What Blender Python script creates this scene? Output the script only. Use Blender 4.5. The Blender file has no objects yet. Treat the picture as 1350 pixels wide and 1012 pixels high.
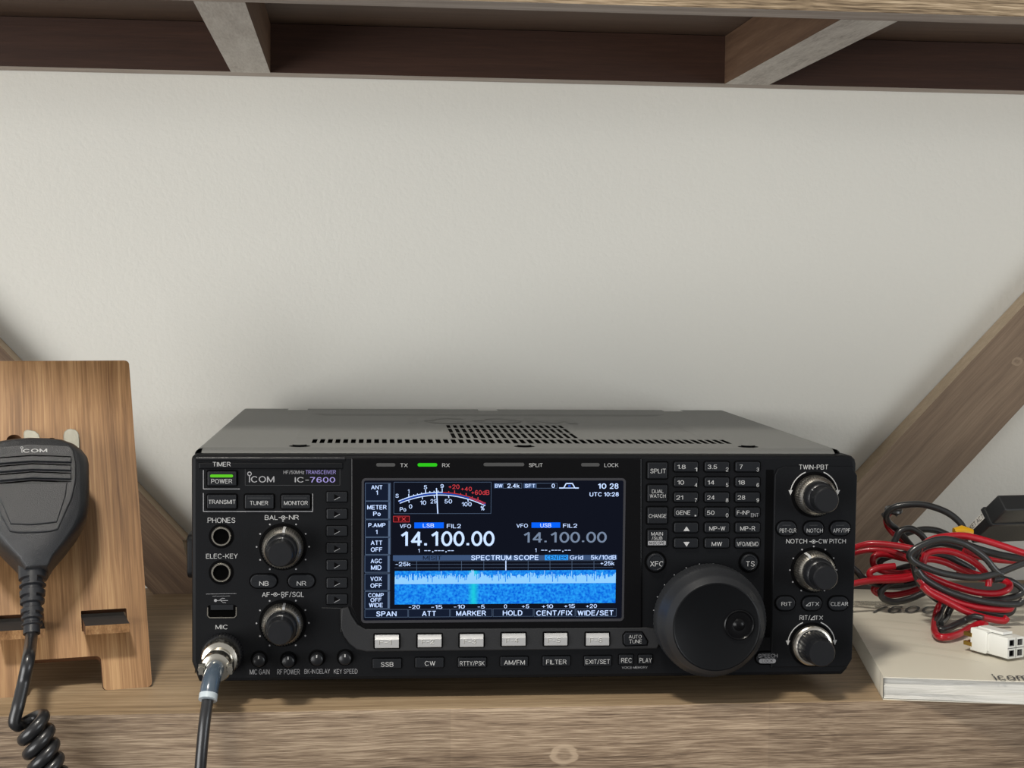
import bpy, math, random
from mathutils import Vector, Matrix
random.seed(7)
R = math.radians
SC = bpy.context.scene
COL = SC.collection

# ------------------------------------------------------------------ camera
FPX = 2070.17
CAM = Vector((-.09147, -.78588, .19541))
YAW, PITCH, ROLL = .10386, -.05701, .00979
PSI = -.01876                                   # the radio stands very slightly turned
_f = Vector((math.sin(YAW)*math.cos(PITCH), math.cos(YAW)*math.cos(PITCH), math.sin(PITCH)))
_r = _f.cross(Vector((0, 0, 1))).normalized(); _u = _r.cross(_f)
CR = _r*math.cos(ROLL)+_u*math.sin(ROLL); CU = -_r*math.sin(ROLL)+_u*math.cos(ROLL); CF = _f
cd = bpy.data.cameras.new('camera'); cam = bpy.data.objects.new('camera', cd); COL.objects.link(cam)
cam.matrix_world = Matrix(((CR.x, CU.x, -CF.x, CAM.x), (CR.y, CU.y, -CF.y, CAM.y), (CR.z, CU.z, -CF.z, CAM.z), (0, 0, 0, 1)))
cd.sensor_fit = 'HORIZONTAL'; cd.sensor_width = 36; cd.lens = FPX/1350*36; cd.clip_start = .01
SC.camera = cam
# ------------------------------------------------------------------ light, exposure
SC.view_settings.view_transform = 'Standard'; SC.view_settings.look = 'None'
SC.view_settings.exposure = 0; SC.view_settings.gamma = 1; SC.view_settings.use_curve_mapping = False
wd = bpy.data.worlds.new('room_daylight'); SC.world = wd; wd.use_nodes = True
_n = wd.node_tree.nodes; _b = _n['Background']; _b.inputs[1].default_value = .42
_t = _n.new('ShaderNodeTexCoord'); _s = _n.new('ShaderNodeSeparateXYZ'); _c = _n.new('ShaderNodeValToRGB')   # dim floor below, light walls and ceiling above
wd.node_tree.links.new(_t.outputs['Generated'], _s.inputs[0]); _m = _n.new('ShaderNodeMapRange'); _m.inputs['From Min'].default_value = -1
wd.node_tree.links.new(_s.outputs[2], _m.inputs['Value']); wd.node_tree.links.new(_m.outputs[0], _c.inputs[0]); wd.node_tree.links.new(_c.outputs[0], _b.inputs[0])
_e = _c.color_ramp.elements; _e[0].position = .38; _e[0].color = (.30, .285, .27, 1); _e[1].position = .56; _e[1].color = (1, .995, .98, 1)

def area(name, loc, target, sx, sy, power, col=(1, .97, .92)):
    l = bpy.data.lights.new(name, 'AREA'); l.shape = 'RECTANGLE'; l.size = sx; l.size_y = sy; l.energy = power; l.color = col
    o = bpy.data.objects.new(name, l); COL.objects.link(o); o.location = loc
    o.rotation_euler = (Vector(target)-Vector(loc)).to_track_quat('-Z', 'Y').to_euler(); return o
area('ceiling_lamp', (-.40, -.60, 1.45), (0, 0, 0), .20, .20, 19.0, (1, .94, .84))
area('fill_light_left', (-2.15, -1.95, -.05), (.2, .3, .30), 2.2, 1.4, 78, (1, .995, .985))  # added fill from low left front to brighten the wall, not a window
area('fill_light_right', (2.2, -1.9, .10), (.0, .3, .25), 1.4, 1.0, 22, (.92, .96, 1))  # added cool fill from the right, not a window

# ------------------------------------------------------------------ pixel helpers (offline measurements -> real planes)
def ray(px, py):
    return CF+CR*((px-675)/FPX)-CU*((py-506)/FPX)
def atY(px, py, y):
    d = ray(px, py); return CAM+d*((y-CAM.y)/d.y)
def atZ(px, py, z):
    d = ray(px, py); return CAM+d*((z-CAM.z)/d.z)
RI = Matrix.Rotation(-PSI, 3, 'Z')
def PR(px, py, d=0):                              # millimetres on the radio's front plane, d mm in front of it
    c = RI @ CAM; v = RI @ ray(px, py); p = c+v*((-d/1000-c.y)/v.y); return (p.x*1000, p.z*1000)
def crop(ox, oy, s):
    return lambda x, y: (ox+x/s, oy+y/s)
A_ = crop(240, 590, 5.62); B_ = crop(240, 740, 5.62); C_ = crop(470, 595, 6.745); D_ = crop(650, 595, 6.745)
E_ = crop(470, 720, 5.62); F_ = crop(650, 720, 5.623); G_ = crop(830, 590, 6.325); H_ = crop(840, 720, 5.62)
I_ = crop(1000, 590, 6.327); J_ = crop(1000, 730, 6.327)

# ------------------------------------------------------------------ materials
def L8(r, g, b):
    f = lambda c: (c/255/12.92) if c/255 <= .04045 else ((c/255+.055)/1.055)**2.4
    return (f(r), f(g), f(b), 1)
def mat(name, col, rough=.5, metal=0, emit=None, es=1, bump=0, bscale=400, coat=0, spec=.5, trans=0):
    m = bpy.data.materials.new(name); m.use_nodes = True; nt = m.node_tree; b = nt.nodes['Principled BSDF']
    b.inputs['Base Color'].default_value = col; b.inputs['Roughness'].default_value = rough; b.inputs['Metallic'].default_value = metal
    b.inputs['Specular IOR Level'].default_value = spec; b.inputs['Coat Weight'].default_value = coat
    b.inputs['Transmission Weight'].default_value = trans
    if emit: b.inputs['Emission Color'].default_value = emit; b.inputs['Emission Strength'].default_value = es
    tc = nt.nodes.new('ShaderNodeTexCoord'); n = nt.nodes.new('ShaderNodeTexNoise'); n.inputs['Scale'].default_value = bscale; n.inputs['Detail'].default_value = 4
    nt.links.new(tc.outputs['Object'], n.inputs['Vector'])
    if bump:
        bp = nt.nodes.new('ShaderNodeBump'); bp.inputs['Strength'].default_value = bump; bp.inputs['Distance'].default_value = .0005
        nt.links.new(n.outputs['Fac'], bp.inputs['Height']); nt.links.new(bp.outputs['Normal'], b.inputs['Normal'])
    elif not emit:
        mr = nt.nodes.new('ShaderNodeMapRange'); mr.inputs['To Min'].default_value = max(0, rough-.04); mr.inputs['To Max'].default_value = rough+.04
        nt.links.new(n.outputs['Fac'], mr.inputs['Value']); nt.links.new(mr.outputs[0], b.inputs['Roughness'])
    return m
def emis(name, rgb, es=1.0):
    m = bpy.data.materials.new(name); m.use_nodes = True; nt = m.node_tree; nt.nodes.clear()
    e = nt.nodes.new('ShaderNodeEmission'); e.inputs[0].default_value = L8(*rgb); e.inputs[1].default_value = es
    o = nt.nodes.new('ShaderNodeOutputMaterial'); nt.links.new(e.outputs[0], o.inputs[0]); return m
def wood(name, cols, rot=(0, 0, 0), along=6, across=140, fine=900, rough=.55, bump=.25, contrast=(.3, .7), knots=(), blocks=None, mixf=.42):
    """cols: dark, mid, light; grain runs along local X after rot"""
    m = bpy.data.materials.new(name); m.use_nodes = True; nt = m.node_tree; N = nt.nodes; b = N['Principled BSDF']; lk = nt.links.new
    tc = N.new('ShaderNodeTexCoord'); mp = N.new('ShaderNodeMapping'); mp.inputs['Rotation'].default_value = rot
    lk(tc.outputs['Object'], mp.inputs['Vector'])
    # gentle waviness of the grain
    wn = N.new('ShaderNodeTexNoise'); wn.inputs['Scale'].default_value = 9; wn.inputs['Detail'].default_value = 2
    lk(mp.outputs[0], wn.inputs['Vector'])
    va = N.new('ShaderNodeVectorMath'); va.operation = 'MULTIPLY_ADD'; va.inputs[1].default_value = (.01, .0045, .0045)
    lk(wn.outputs['Color'], va.inputs[0]); lk(mp.outputs[0], va.inputs[2])
    def noise(sc, det=5):
        s = N.new('ShaderNodeMapping'); s.inputs['Scale'].default_value = sc; lk(va.outputs[0], s.inputs['Vector'])
        n = N.new('ShaderNodeTexNoise'); n.inputs['Scale'].default_value = 1; n.inputs['Detail'].default_value = det; n.inputs['Roughness'].default_value = .6
        lk(s.outputs[0], n.inputs['Vector']); return n.outputs['Fac']
    n1 = noise((along, across, across)); n2 = noise((along*6, fine, fine), 3); n3 = noise((3, 14, 14), 2)
    mx = N.new('ShaderNodeMix'); mx.data_type = 'FLOAT'; mx.inputs[0].default_value = mixf; lk(n1, mx.inputs[2]); lk(n2, mx.inputs[3])
    mx2 = N.new('ShaderNodeMix'); mx2.data_type = 'FLOAT'; mx2.inputs[0].default_value = .3; lk(mx.outputs[0], mx2.inputs[2]); lk(n3, mx2.inputs[3])
    cr = N.new('ShaderNodeValToRGB'); e = cr.color_ramp.elements
    e[0].position = contrast[0]; e[0].color = L8(*cols[0]); e[1].position = contrast[1]; e[1].color = L8(*cols[2])
    q = e.new((contrast[0]+contrast[1])/2); q.color = L8(*cols[1])
    lk(mx2.outputs[0], cr.inputs[0]); col = cr.outputs[0]
    if blocks:                                     # glued-up staves of slightly different tone
        sx = N.new('ShaderNodeSeparateXYZ'); lk(tc.outputs['Object'], sx.inputs[0])
        ma = N.new('ShaderNodeMath'); ma.operation = 'MULTIPLY_ADD'; ma.inputs[1].default_value = blocks[0]; ma.inputs[2].default_value = blocks[1]; lk(sx.outputs[0], ma.inputs[0])
        fl = N.new('ShaderNodeMath'); fl.operation = 'FLOOR'; lk(ma.outputs[0], fl.inputs[0])
        wh = N.new('ShaderNodeTexWhiteNoise'); wh.noise_dimensions = '1D'; lk(fl.outputs[0], wh.inputs['W'])
        mr = N.new('ShaderNodeMapRange'); mr.inputs['To Min'].default_value = 1-blocks[2]; mr.inputs['To Max'].default_value = 1+blocks[2]*.5; lk(wh.outputs['Value'], mr.inputs['Value'])
        hs = N.new('ShaderNodeHueSaturation'); lk(mr.outputs[0], hs.inputs['Value']); lk(col, hs.inputs['Color']); col = hs.outputs[0]
    for (x, y, z, r) in knots:                       # knots: concentric rings in the board
        sb = N.new('ShaderNodeVectorMath'); sb.operation = 'SUBTRACT'; sb.inputs[1].default_value = (x, y, z); lk(tc.outputs['Object'], sb.inputs[0])
        sc = N.new('ShaderNodeVectorMath'); sc.operation = 'MULTIPLY'; sc.inputs[1].default_value = (.75, 0.0, 1); lk(sb.outputs[0], sc.inputs[0])
        ln = N.new('ShaderNodeVectorMath'); ln.operation = 'LENGTH'; lk(sc.outputs[0], ln.inputs[0])
        ad = N.new('ShaderNodeMath'); ad.operation = 'MULTIPLY_ADD'; ad.inputs[1].default_value = .0045; lk(n1, ad.inputs[0]); lk(ln.outputs['Value'], ad.inputs[2])
        rr = N.new('ShaderNodeValToRGB'); rr.color_ramp.interpolation = 'EASE'; g = rr.color_ramp.elements
        k = 100
        dv = N.new('ShaderNodeMath'); dv.operation = 'MULTIPLY'; dv.inputs[1].default_value = .5/r; lk(ad.outputs[0], dv.inputs[0])
        g[0].position = 0; g[0].color = (.35, .35, .35, 1); g[1].position = 1; g[1].color = (0, 0, 0, 1)
        for p, c in ((.34, .12), (.46, .75), (.55, .75), (.62, .0)):
            h = g.new(p); h.color = (c, c, c, 1)
        lk(dv.outputs[0], rr.inputs[0])
        mc = N.new('ShaderNodeMix'); mc.data_type = 'RGBA'; lk(rr.outputs[0], mc.inputs[0]); lk(col, mc.inputs[6]); mc.inputs[7].default_value = L8(*cols[2])
        col = mc.outputs[2]
    lk(col, b.inputs['Base Color']); b.inputs['Roughness'].default_value = rough; b.inputs['Specular IOR Level'].default_value = .3
    bp = N.new('ShaderNodeBump'); bp.inputs['Strength'].default_value = bump; bp.inputs['Distance'].default_value = .0006
    lk(mx.outputs[0], bp.inputs['Height']); lk(bp.outputs[0], b.inputs['Normal'])
    return m

M = {}
M['plastic'] = mat('black_plastic', (.0032, .0036, .0046, 1), .5, bump=.12, bscale=1800, spec=.14)
M['gloss'] = mat('gloss_black', (.0025, .0025, .003, 1), .25, spec=.18)
M['soft'] = mat('dark_strip', (.016, .0165, .018, 1), .5, bump=.15, bscale=1800, spec=.3)
M['key'] = mat('key_black', (.008, .009, .011, 1), .42, spec=.2)
M['well'] = mat('well_black', (.001, .001, .0012, 1), .7, spec=.05)  # flat black plates paint the shade of recesses; also used as dark print
M['print'] = mat('white_print', L8(170, 170, 169), .6)
M['printdim'] = mat('grey_print', L8(140, 140, 142), .6)
M['printblue'] = mat('violet_print', L8(135, 125, 185), .5)
M['printemb'] = mat('embossed_dark', (.03, .031, .033, 1), .35)
M['cover'] = mat('painted_steel', L8(108, 109, 107), .5, metal=.25, bump=.35, bscale=1500)
M['coverd'] = mat('painted_steel_letter', L8(98, 99, 97), .5, metal=.25)
M['dark'] = mat('inside_black', (.001, .001, .001, 1), .8, spec=.02)
M['fkey'] = mat('silver_key', L8(166, 166, 166), .35, metal=.25)
M['fkeyp'] = mat('silver_key_print', L8(120, 118, 112), .5)
M['fkeyh'] = mat('silver_key_letter_highlight', L8(225, 225, 222), .4)  # flat pale letter copy, a painted highlight beside the dark lettering
M['ring'] = mat('knob_metal', L8(205, 200, 190), .3, metal=1)
M['steel'] = mat('nickel', L8(205, 200, 188), .22, metal=1)
M['capk'] = mat('knob_black', (.009, .0095, .011, 1), .3, spec=.35)
M['dialm'] = mat('dial_rubber', (.018, .019, .021, 1), .36, bump=.1, bscale=2500, spec=.35)
M['dialf'] = mat('dial_face', (.004, .0043, .005, 1), .32, spec=.16)
M['rub'] = mat('cord_rubber', (.012, .012, .013, 1), .33, coat=.15)
M['mic'] = mat('mic_plastic', (.016, .017, .0195, 1), .36, bump=.5, bscale=2200)
M['micd'] = mat('mic_plastic_smooth', (.014, .015, .018, 1), .38)
M['ledoff'] = mat('lamp_off', (.045, .045, .045, 1), .4)
M['green'] = emis('lamp_green', (48, 200, 30), 1.0)
M['greenp'] = emis('power_green', (96, 200, 40), 1.0)
M['s_bg'] = emis('screen_bg', (17, 20, 31))
M['s_frame'] = mat('screen_rim', (.03, .03, .035, 1), .3)
M['s_w'] = emis('screen_white', (190, 212, 250), 1.25)
M['s_wd'] = emis('screen_dim', (118, 134, 158))
M['s_b'] = emis('screen_blue', (8, 92, 232), 1.2)
M['s_cy'] = emis('screen_cyan', (45, 150, 240), 1.1)
M['s_r'] = emis('screen_red', (200, 60, 66), 1.1)
M['s_rd'] = emis('screen_dark_red', (70, 16, 20))
M['s_line'] = emis('screen_line', (92, 112, 140))
M['s_bar'] = emis('screen_bar', (62, 84, 120))
M['s_hl'] = emis('screen_spectrum', (140, 200, 250), 1.1)
M['s_box'] = emis('screen_box', (22, 30, 48))
M['s_arc'] = emis('screen_arc_blue', (40, 80, 190))
M['red'] = mat('red_insulation', L8(165, 12, 30), .3, coat=.25)
M['blk'] = mat('black_insulation', (.017, .018, .019, 1), .33, coat=.2)
M['yellow'] = mat('yellow_sleeve', L8(200, 150, 10), .4)
M['nylon'] = mat('white_nylon', L8(216, 216, 210), .38)
M['brass'] = mat('brass', L8(190, 155, 80), .3, metal=1)
M['paper'] = mat('label_paper', L8(205, 203, 196), .6)
M['pages'] = wood('page_edges', ((122, 120, 114), (172, 170, 163), (196, 194, 188)), along=8, across=900, fine=2400, contrast=(.25, .6), bump=.4)
M['grey'] = mat('grey_sleeve', L8(74, 72, 72), .5)
M['felt'] = mat('dark_felt', L8(38, 34, 32), .8)
M['prong'] = mat('grey_metal', L8(146, 144, 132), .45, metal=.3, bump=.3, bscale=300)
M['bookw'] = mat('manual_cover', L8(206, 200, 184), .5, bump=.1, bscale=120)
M['bookp'] = mat('manual_print', L8(70, 70, 70), .6)
M['bookl'] = mat('manual_faint_line', L8(176, 172, 160), .6)
M['boot'] = mat('clear_grey_boot', L8(84, 98, 112), .2, coat=.6, trans=.35)
M['boote'] = mat('clear_boot_end', L8(176, 186, 190), .25, coat=.4)

GREY = ((72, 58, 48), (118, 99, 82), (158, 138, 116))
M['w_front'] = wood('weathered_oak_front', ((70, 56, 43), (120, 101, 82), (164, 145, 122)), contrast=(.39, .61), blocks=(6.2, .25, .16), mixf=.68, along=9, across=460, fine=2000, bump=.7,
                    knots=[(.0165, -.018, -.034, .0065)])
M['w_top'] = wood('weathered_oak_top', ((104, 86, 64), (148, 126, 98), (180, 158, 128)), contrast=(.36, .66), along=8, across=260, fine=1200)
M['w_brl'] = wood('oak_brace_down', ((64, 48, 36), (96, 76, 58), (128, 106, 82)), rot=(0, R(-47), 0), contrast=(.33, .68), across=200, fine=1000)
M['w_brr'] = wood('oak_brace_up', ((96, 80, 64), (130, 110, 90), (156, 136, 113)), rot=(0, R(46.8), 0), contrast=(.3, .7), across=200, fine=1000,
                  knots=[(.383, .29, .151, .0045)])
M['w_brt'] = wood('oak_brace_edge_lit', ((160, 138, 114), (180, 160, 134), (200, 180, 154)), contrast=(.3, .7))  # lighter than the brace faces, light on the upward edges painted in
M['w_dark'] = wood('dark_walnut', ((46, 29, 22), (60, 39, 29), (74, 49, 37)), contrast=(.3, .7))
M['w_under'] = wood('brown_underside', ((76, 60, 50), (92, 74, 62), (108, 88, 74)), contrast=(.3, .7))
M['w_white'] = wood('pale_batten_underside', ((128, 116, 108), (182, 174, 166), (206, 200, 192)), rot=(0, 0, R(90)), along=20, across=90, contrast=(.3, .58))  # batten undersides, paler than the batten sides
M['w_whitex'] = wood('pale_rail_underside', ((120, 106, 98), (166, 152, 142), (196, 184, 174)), contrast=(.33, .66))  # rail undersides, paler than the rail fronts
M['w_side'] = wood('joist_side', ((74, 54, 42), (104, 80, 62), (126, 100, 80)), rot=(0, 0, R(90)), contrast=(.3, .7))
M['w_lit'] = wood('oak_rail_front', ((76, 62, 46), (136, 118, 94), (182, 164, 138)), mixf=.6, contrast=(.4, .6), along=8, across=420, fine=1500)
M['bamboo'] = wood('bamboo', ((100, 70, 44), (146, 110, 74), (182, 146, 104)), rot=(0, 0, R(90)), along=4, across=210, fine=1100, contrast=(.37, .64), rough=.42, bump=.12)
M['bambooe'] = mat('bamboo_edge', L8(84, 52, 28), .6)

def wall_mat():
    m = bpy.data.materials.new('painted_wall'); m.use_nodes = True; nt = m.node_tree; b = nt.nodes['Principled BSDF']; lk = nt.links.new
    tc = nt.nodes.new('ShaderNodeTexCoord')
    n = nt.nodes.new('ShaderNodeTexNoise'); n.inputs['Scale'].default_value = 130; n.inputs['Detail'].default_value = 3
    n2 = nt.nodes.new('ShaderNodeTexNoise'); n2.inputs['Scale'].default_value = 330; n2.inputs['Detail'].default_value = 2
    for k in (n, n2): lk(tc.outputs['Object'], k.inputs['Vector'])
    ad = nt.nodes.new('ShaderNodeMath'); ad.operation = 'ADD'; lk(n.outputs['Fac'], ad.inputs[0]); lk(n2.outputs['Fac'], ad.inputs[1])
    bp = nt.nodes.new('ShaderNodeBump'); bp.inputs['Strength'].default_value = .22; bp.inputs['Distance'].default_value = .0012
    lk(ad.outputs[0], bp.inputs['Height']); lk(bp.outputs[0], b.inputs['Normal'])
    b.inputs['Base Color'].default_value = L8(219, 217, 208); b.inputs['Roughness'].default_value = .6; b.inputs['Specular IOR Level'].default_value = .25
    return m
M['wall'] = wall_mat()

def waterfall_mat():
    m = bpy.data.materials.new('screen_waterfall'); m.use_nodes = True; nt = m.node_tree; N = nt.nodes; N.clear(); lk = nt.links.new
    tc = N.new('ShaderNodeTexCoord'); n = N.new('ShaderNodeTexNoise'); n.inputs['Scale'].default_value = 800; n.inputs['Detail'].default_value = 3
    lk(tc.outputs['Object'], n.inputs['Vector'])
    cr = N.new('ShaderNodeValToRGB'); e = cr.color_ramp.elements; e[0].position = .3; e[0].color = L8(4, 84, 205); e[1].position = .72; e[1].color = L8(40, 160, 240)
    lk(n.outputs['Fac'], cr.inputs[0])
    sx = N.new('ShaderNodeSeparateXYZ'); lk(tc.outputs['Object'], sx.inputs[0])
    xs = PR(624, 780)[0]/1000
    s = N.new('ShaderNodeMath'); s.operation = 'SUBTRACT'; s.inputs[1].default_value = xs; lk(sx.outputs[0], s.inputs[0])
    a = N.new('ShaderNodeMath'); a.operation = 'ABSOLUTE'; lk(s.outputs[0], a.inputs[0])
    mr = N.new('ShaderNodeMapRange'); mr.inputs['From Min'].default_value = .0002; mr.inputs['From Max'].default_value = .0030; mr.inputs['To Min'].default_value = .75; mr.inputs['To Max'].default_value = 0
    lk(a.outputs[0], mr.inputs['Value'])
    mx = N.new('ShaderNodeMix'); mx.data_type = 'RGBA'; lk(mr.outputs[0], mx.inputs[0]); lk(cr.outputs[0], mx.inputs[6]); mx.inputs[7].default_value = L8(30, 205, 205)
    em = N.new('ShaderNodeEmission'); em.inputs[1].default_value = 1.15; lk(mx.outputs[2], em.inputs[0])
    o = N.new('ShaderNodeOutputMaterial'); lk(em.outputs[0], o.inputs[0]); return m
M['s_fall'] = waterfall_mat()

# ------------------------------------------------------------------ mesh builder
MM = Matrix.Scale(.001, 4)
FR_RADIO = Matrix(((.001, 0, 0, 0), (0, 0, -.001, 0), (0, .001, 0, 0), (0, 0, 0, 1)))  # u,v,w (mm) -> x,z,-y
def _el(cx, cy, rx, ry, a0, a1, n=10):
    return [(cx+rx*math.cos(R(a0+(a1-a0)*i/n)), cy+ry*math.sin(R(a0+(a1-a0)*i/n))) for i in range(n+1)]
SF_ = {
 'A': (.70, [[(0, 0), (.35, 1), (.70, 0)], [(.12, .33), (.58, .33)]]),
 'B': (.62, [[(0, 0), (0, 1), (.36, 1)]+_el(.36, .77, .22, .23, 90, -90, 6)+[(0, .54)], [(.36, .54)]+_el(.36, .27, .26, .27, 90, -90, 6)+[(0, 0)]]),
 'C': (.70, [_el(.37, .5, .37, .5, 42, 318, 16)]),
 'D': (.68, [[(0, 0), (0, 1), (.3, 1)]+_el(.3, .5, .38, .5, 90, -90)+[(0, 0)]]),
 'E': (.56, [[(.56, 1), (0, 1), (0, 0), (.56, 0)], [(0, .53), (.5, .53)]]),
 'F': (.54, [[(.54, 1), (0, 1), (0, 0)], [(0, .52), (.47, .52)]]),
 'G': (.74, [_el(.37, .5, .37, .5, 42, 340, 16)+[(.72, .46), (.42, .46)]]),
 'H': (.66, [[(0, 0), (0, 1)], [(.66, 0), (.66, 1)], [(0, .53), (.66, .53)]]),
 'I': (.02, [[(.01, 0), (.01, 1)]]),
 'J': (.48, [[(.48, 1), (.48, .22), (.4, .05), (.24, 0), (.08, .05), (0, .22)]]),
 'K': (.64, [[(0, 0), (0, 1)], [(.62, 1), (0, .38)], [(.22, .58), (.64, 0)]]),
 'L': (.50, [[(0, 1), (0, 0), (.5, 0)]]),
 'M': (.78, [[(0, 0), (0, 1), (.39, .05), (.78, 1), (.78, 0)]]),
 'N': (.68, [[(0, 0), (0, 1), (.68, 0), (.68, 1)]]),
 'O': (.76, [_el(.38, .5, .38, .5, 0, 360, 20)]),
 'P': (.60, [[(0, 0), (0, 1), (.36, 1)]+_el(.36, .74, .24, .26, 90, -90, 6)+[(0, .48)]]),
 'Q': (.76, [_el(.38, .5, .38, .5, 0, 360, 20), [(.45, .25), (.74, 0)]]),
 'R': (.64, [[(0, 0), (0, 1), (.36, 1)]+_el(.36, .75, .24, .25, 90, -90, 6)+[(0, .5)], [(.34, .5), (.64, 0)]]),
 'S': (.62, [[(.59, .78), (.5, .94), (.32, 1), (.12, .94), (.04, .77), (.12, .6), (.32, .52), (.54, .42), (.62, .24), (.52, .06), (.31, 0), (.1, .06), (0, .22)]]),
 'T': (.62, [[(0, 1), (.62, 1)], [(.31, 1), (.31, 0)]]),
 'U': (.66, [[(0, 1), (0, .3)]+_el(.33, .3, .33, .3, 180, 360, 10)+[(.66, 1)]]),
 'V': (.66, [[(0, 1), (.33, 0), (.66, 1)]]), 'W': (.94, [[(0, 1), (.24, 0), (.47, 1), (.70, 0), (.94, 1)]]),
 'X': (.64, [[(0, 0), (.64, 1)], [(0, 1), (.64, 0)]]), 'Y': (.64, [[(0, 1), (.32, .46), (.64, 1)], [(.32, .46), (.32, 0)]]),
 'Z': (.60, [[(0, 1), (.6, 1), (0, 0), (.6, 0)]]),
 '0': (.54, [_el(.27, .5, .27, .5, 0, 360, 18)]), '1': (.24, [[(0, .76), (.24, 1), (.24, 0)]]),
 '2': (.56, [[(.02, .72), (.06, .9), (.2, 1), (.38, 1), (.52, .88), (.54, .7), (.46, .5), (0, 0), (.56, 0)]]),
 '3': (.54, [[(.02, .8), (.12, .96), (.28, 1), (.44, .95), (.51, .78), (.44, .6), (.24, .54), (.46, .48), (.54, .28), (.46, .07), (.27, 0), (.1, .05), (0, .2)]]),
 '4': (.56, [[(.42, 0), (.42, 1), (0, .28), (.56, .28)]]),
 '5': (.54, [[(.5, 1), (.1, 1), (.04, .5), (.2, .6), (.38, .58), (.52, .42), (.53, .22), (.42, .05), (.24, 0), (.08, .06), (0, .2)]]),
 '6': (.54, [[(.5, .84), (.4, .97), (.26, 1), (.1, .88), (.02, .6), (.01, .34), (.08, .1), (.27, 0), (.46, .1), (.53, .32), (.46, .52), (.28, .62), (.1, .52), (.02, .34)]]),
 '7': (.54, [[(0, 1), (.54, 1), (.3, .5), (.18, 0)]]),
 '8': (.54, [_el(.27, .77, .23, .23, 0, 360, 14), _el(.27, .27, .27, .27, 0, 360, 14)]),
 '9': (.54, [[(.04, .16), (.14, .03), (.28, 0), (.44, .12), (.52, .4), (.53, .66), (.46, .9), (.27, 1), (.08, .9), (.01, .68), (.08, .48), (.26, .38), (.44, .48), (.52, .66)]]),
 '-': (.36, [[(0, .42), (.36, .42)]]), '/': (.36, [[(0, -.05), (.36, 1.05)]]), '.': (.01, [[(0, .07), (.01, .07)]]), '+': (.5, [[(0, .45), (.5, .45)], [(.25, .2), (.25, .7)]]),
 ':': (.06, [[(0, .12), (.06, .12)], [(0, .7), (.06, .7)]]), '|': (.02, [[(.01, -.1), (.01, 1.1)]]),
 '%': (.8, [_el(.17, .78, .15, .2, 0, 360, 10), _el(.63, .22, .15, .2, 0, 360, 10), [(.12, 0), (.68, 1)]]),
 'i': (.02, [[(.01, 0), (.01, .7)], [(.01, .92), (.01, 1)]]), 'o': (.5, [_el(.25, .35, .25, .35, 0, 360, 16)]), 'c': (.46, [_el(.25, .35, .25, .35, 45, 315, 12)]),
 'm': (.74, [[(0, 0), (0, .7)], [(0, .5), (.1, .66), (.2, .7), (.34, .64), (.37, .5), (.37, 0)], [(.37, .5), (.47, .66), (.57, .7), (.71, .64), (.74, .5), (.74, 0)]]),
 'k': (.46, [[(0, 0), (0, 1)], [(.43, .68), (0, .28)], [(.16, .42), (.46, 0)]]), 'd': (.5, [_el(.25, .35, .25, .35, 0, 360, 16), [(.5, 0), (.5, 1)]]),
 'z': (.42, [[(0, .7), (.42, .7), (0, 0), (.42, 0)]]), 'r': (.3, [[(0, 0), (0, .7)], [(0, .45), (.1, .63), (.3, .7)]]),
}
def stroke_text(s, sw):
    """unit-height stroke lettering -> quads (two triangles saved as one quad) with extents 0..1"""
    x = 0; Q = []
    for i, ch in enumerate(s):
        if ch == ' ': x += .34; continue
        wd_, L = SF_[ch]
        if s == '14.100.00':                       # wide-set numerals of the frequency readout
            k_ = 1.12 if ch != '1' else 1.3; cell = .41 if ch == '.' else .85; k_ = 1 if ch == '.' else k_
            L = [[(px_*k_-wd_*k_/2+cell/2, py_) for px_, py_ in pl] for pl in L]; wd_ = cell-.12-sw
        for pl in L:
            for (ax_, ay), (bx, by) in zip(pl, pl[1:]):
                l = math.hypot(bx-ax_, by-ay) or 1e-6; tx, ty = (bx-ax_)/l, (by-ay)/l; e = sw*(.5 if len(pl) == 2 and l < .15 else .22)
                nx, ny = -ty*sw/2, tx*sw/2; a = (x+ax_-tx*e, ay-ty*e); b = (x+bx+tx*e, by+ty*e)
                Q.append([(a[0]-nx, a[1]-ny), (b[0]-nx, b[1]-ny), (b[0]+nx, b[1]+ny), (a[0]+nx, a[1]+ny)])
        x += wd_+.12+sw
    xs = [p[0] for q in Q for p in q]; ys = [0, 1] if all(c in SF_ and c not in '-.+' for c in s) or len(s) > 1 else [p[1] for q in Q for p in q]
    x0, x1 = min(xs), max(xs); y0, y1 = min(ys), max(ys)
    if s == '.': y0, y1 = min(p[1] for q in Q for p in q), max(p[1] for q in Q for p in q)
    return [[((p[0]-x0)/(x1-x0), (p[1]-y0)/(y1-y0)) for p in q] for q in Q]
def inset(P, d):
    n = len(P); out = []
    for i in range(n):
        a, b, c = P[i-1], P[i], P[(i+1) % n]
        e1 = (b[0]-a[0], b[1]-a[1]); e2 = (c[0]-b[0], c[1]-b[1])
        l1 = math.hypot(*e1) or 1e-9; l2 = math.hypot(*e2) or 1e-9
        n1 = (-e1[1]/l1, e1[0]/l1); n2 = (-e2[1]/l2, e2[0]/l2)
        k = 1+n1[0]*n2[0]+n1[1]*n2[1]; k = max(k, .35)
        out.append((b[0]+(n1[0]+n2[0])*d/k, b[1]+(n1[1]+n2[1])*d/k))
    return out
def ccw(P):
    a = sum(P[i-1][0]*P[i][1]-P[i][0]*P[i-1][1] for i in range(len(P)))
    return P if a > 0 else P[::-1]
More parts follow.
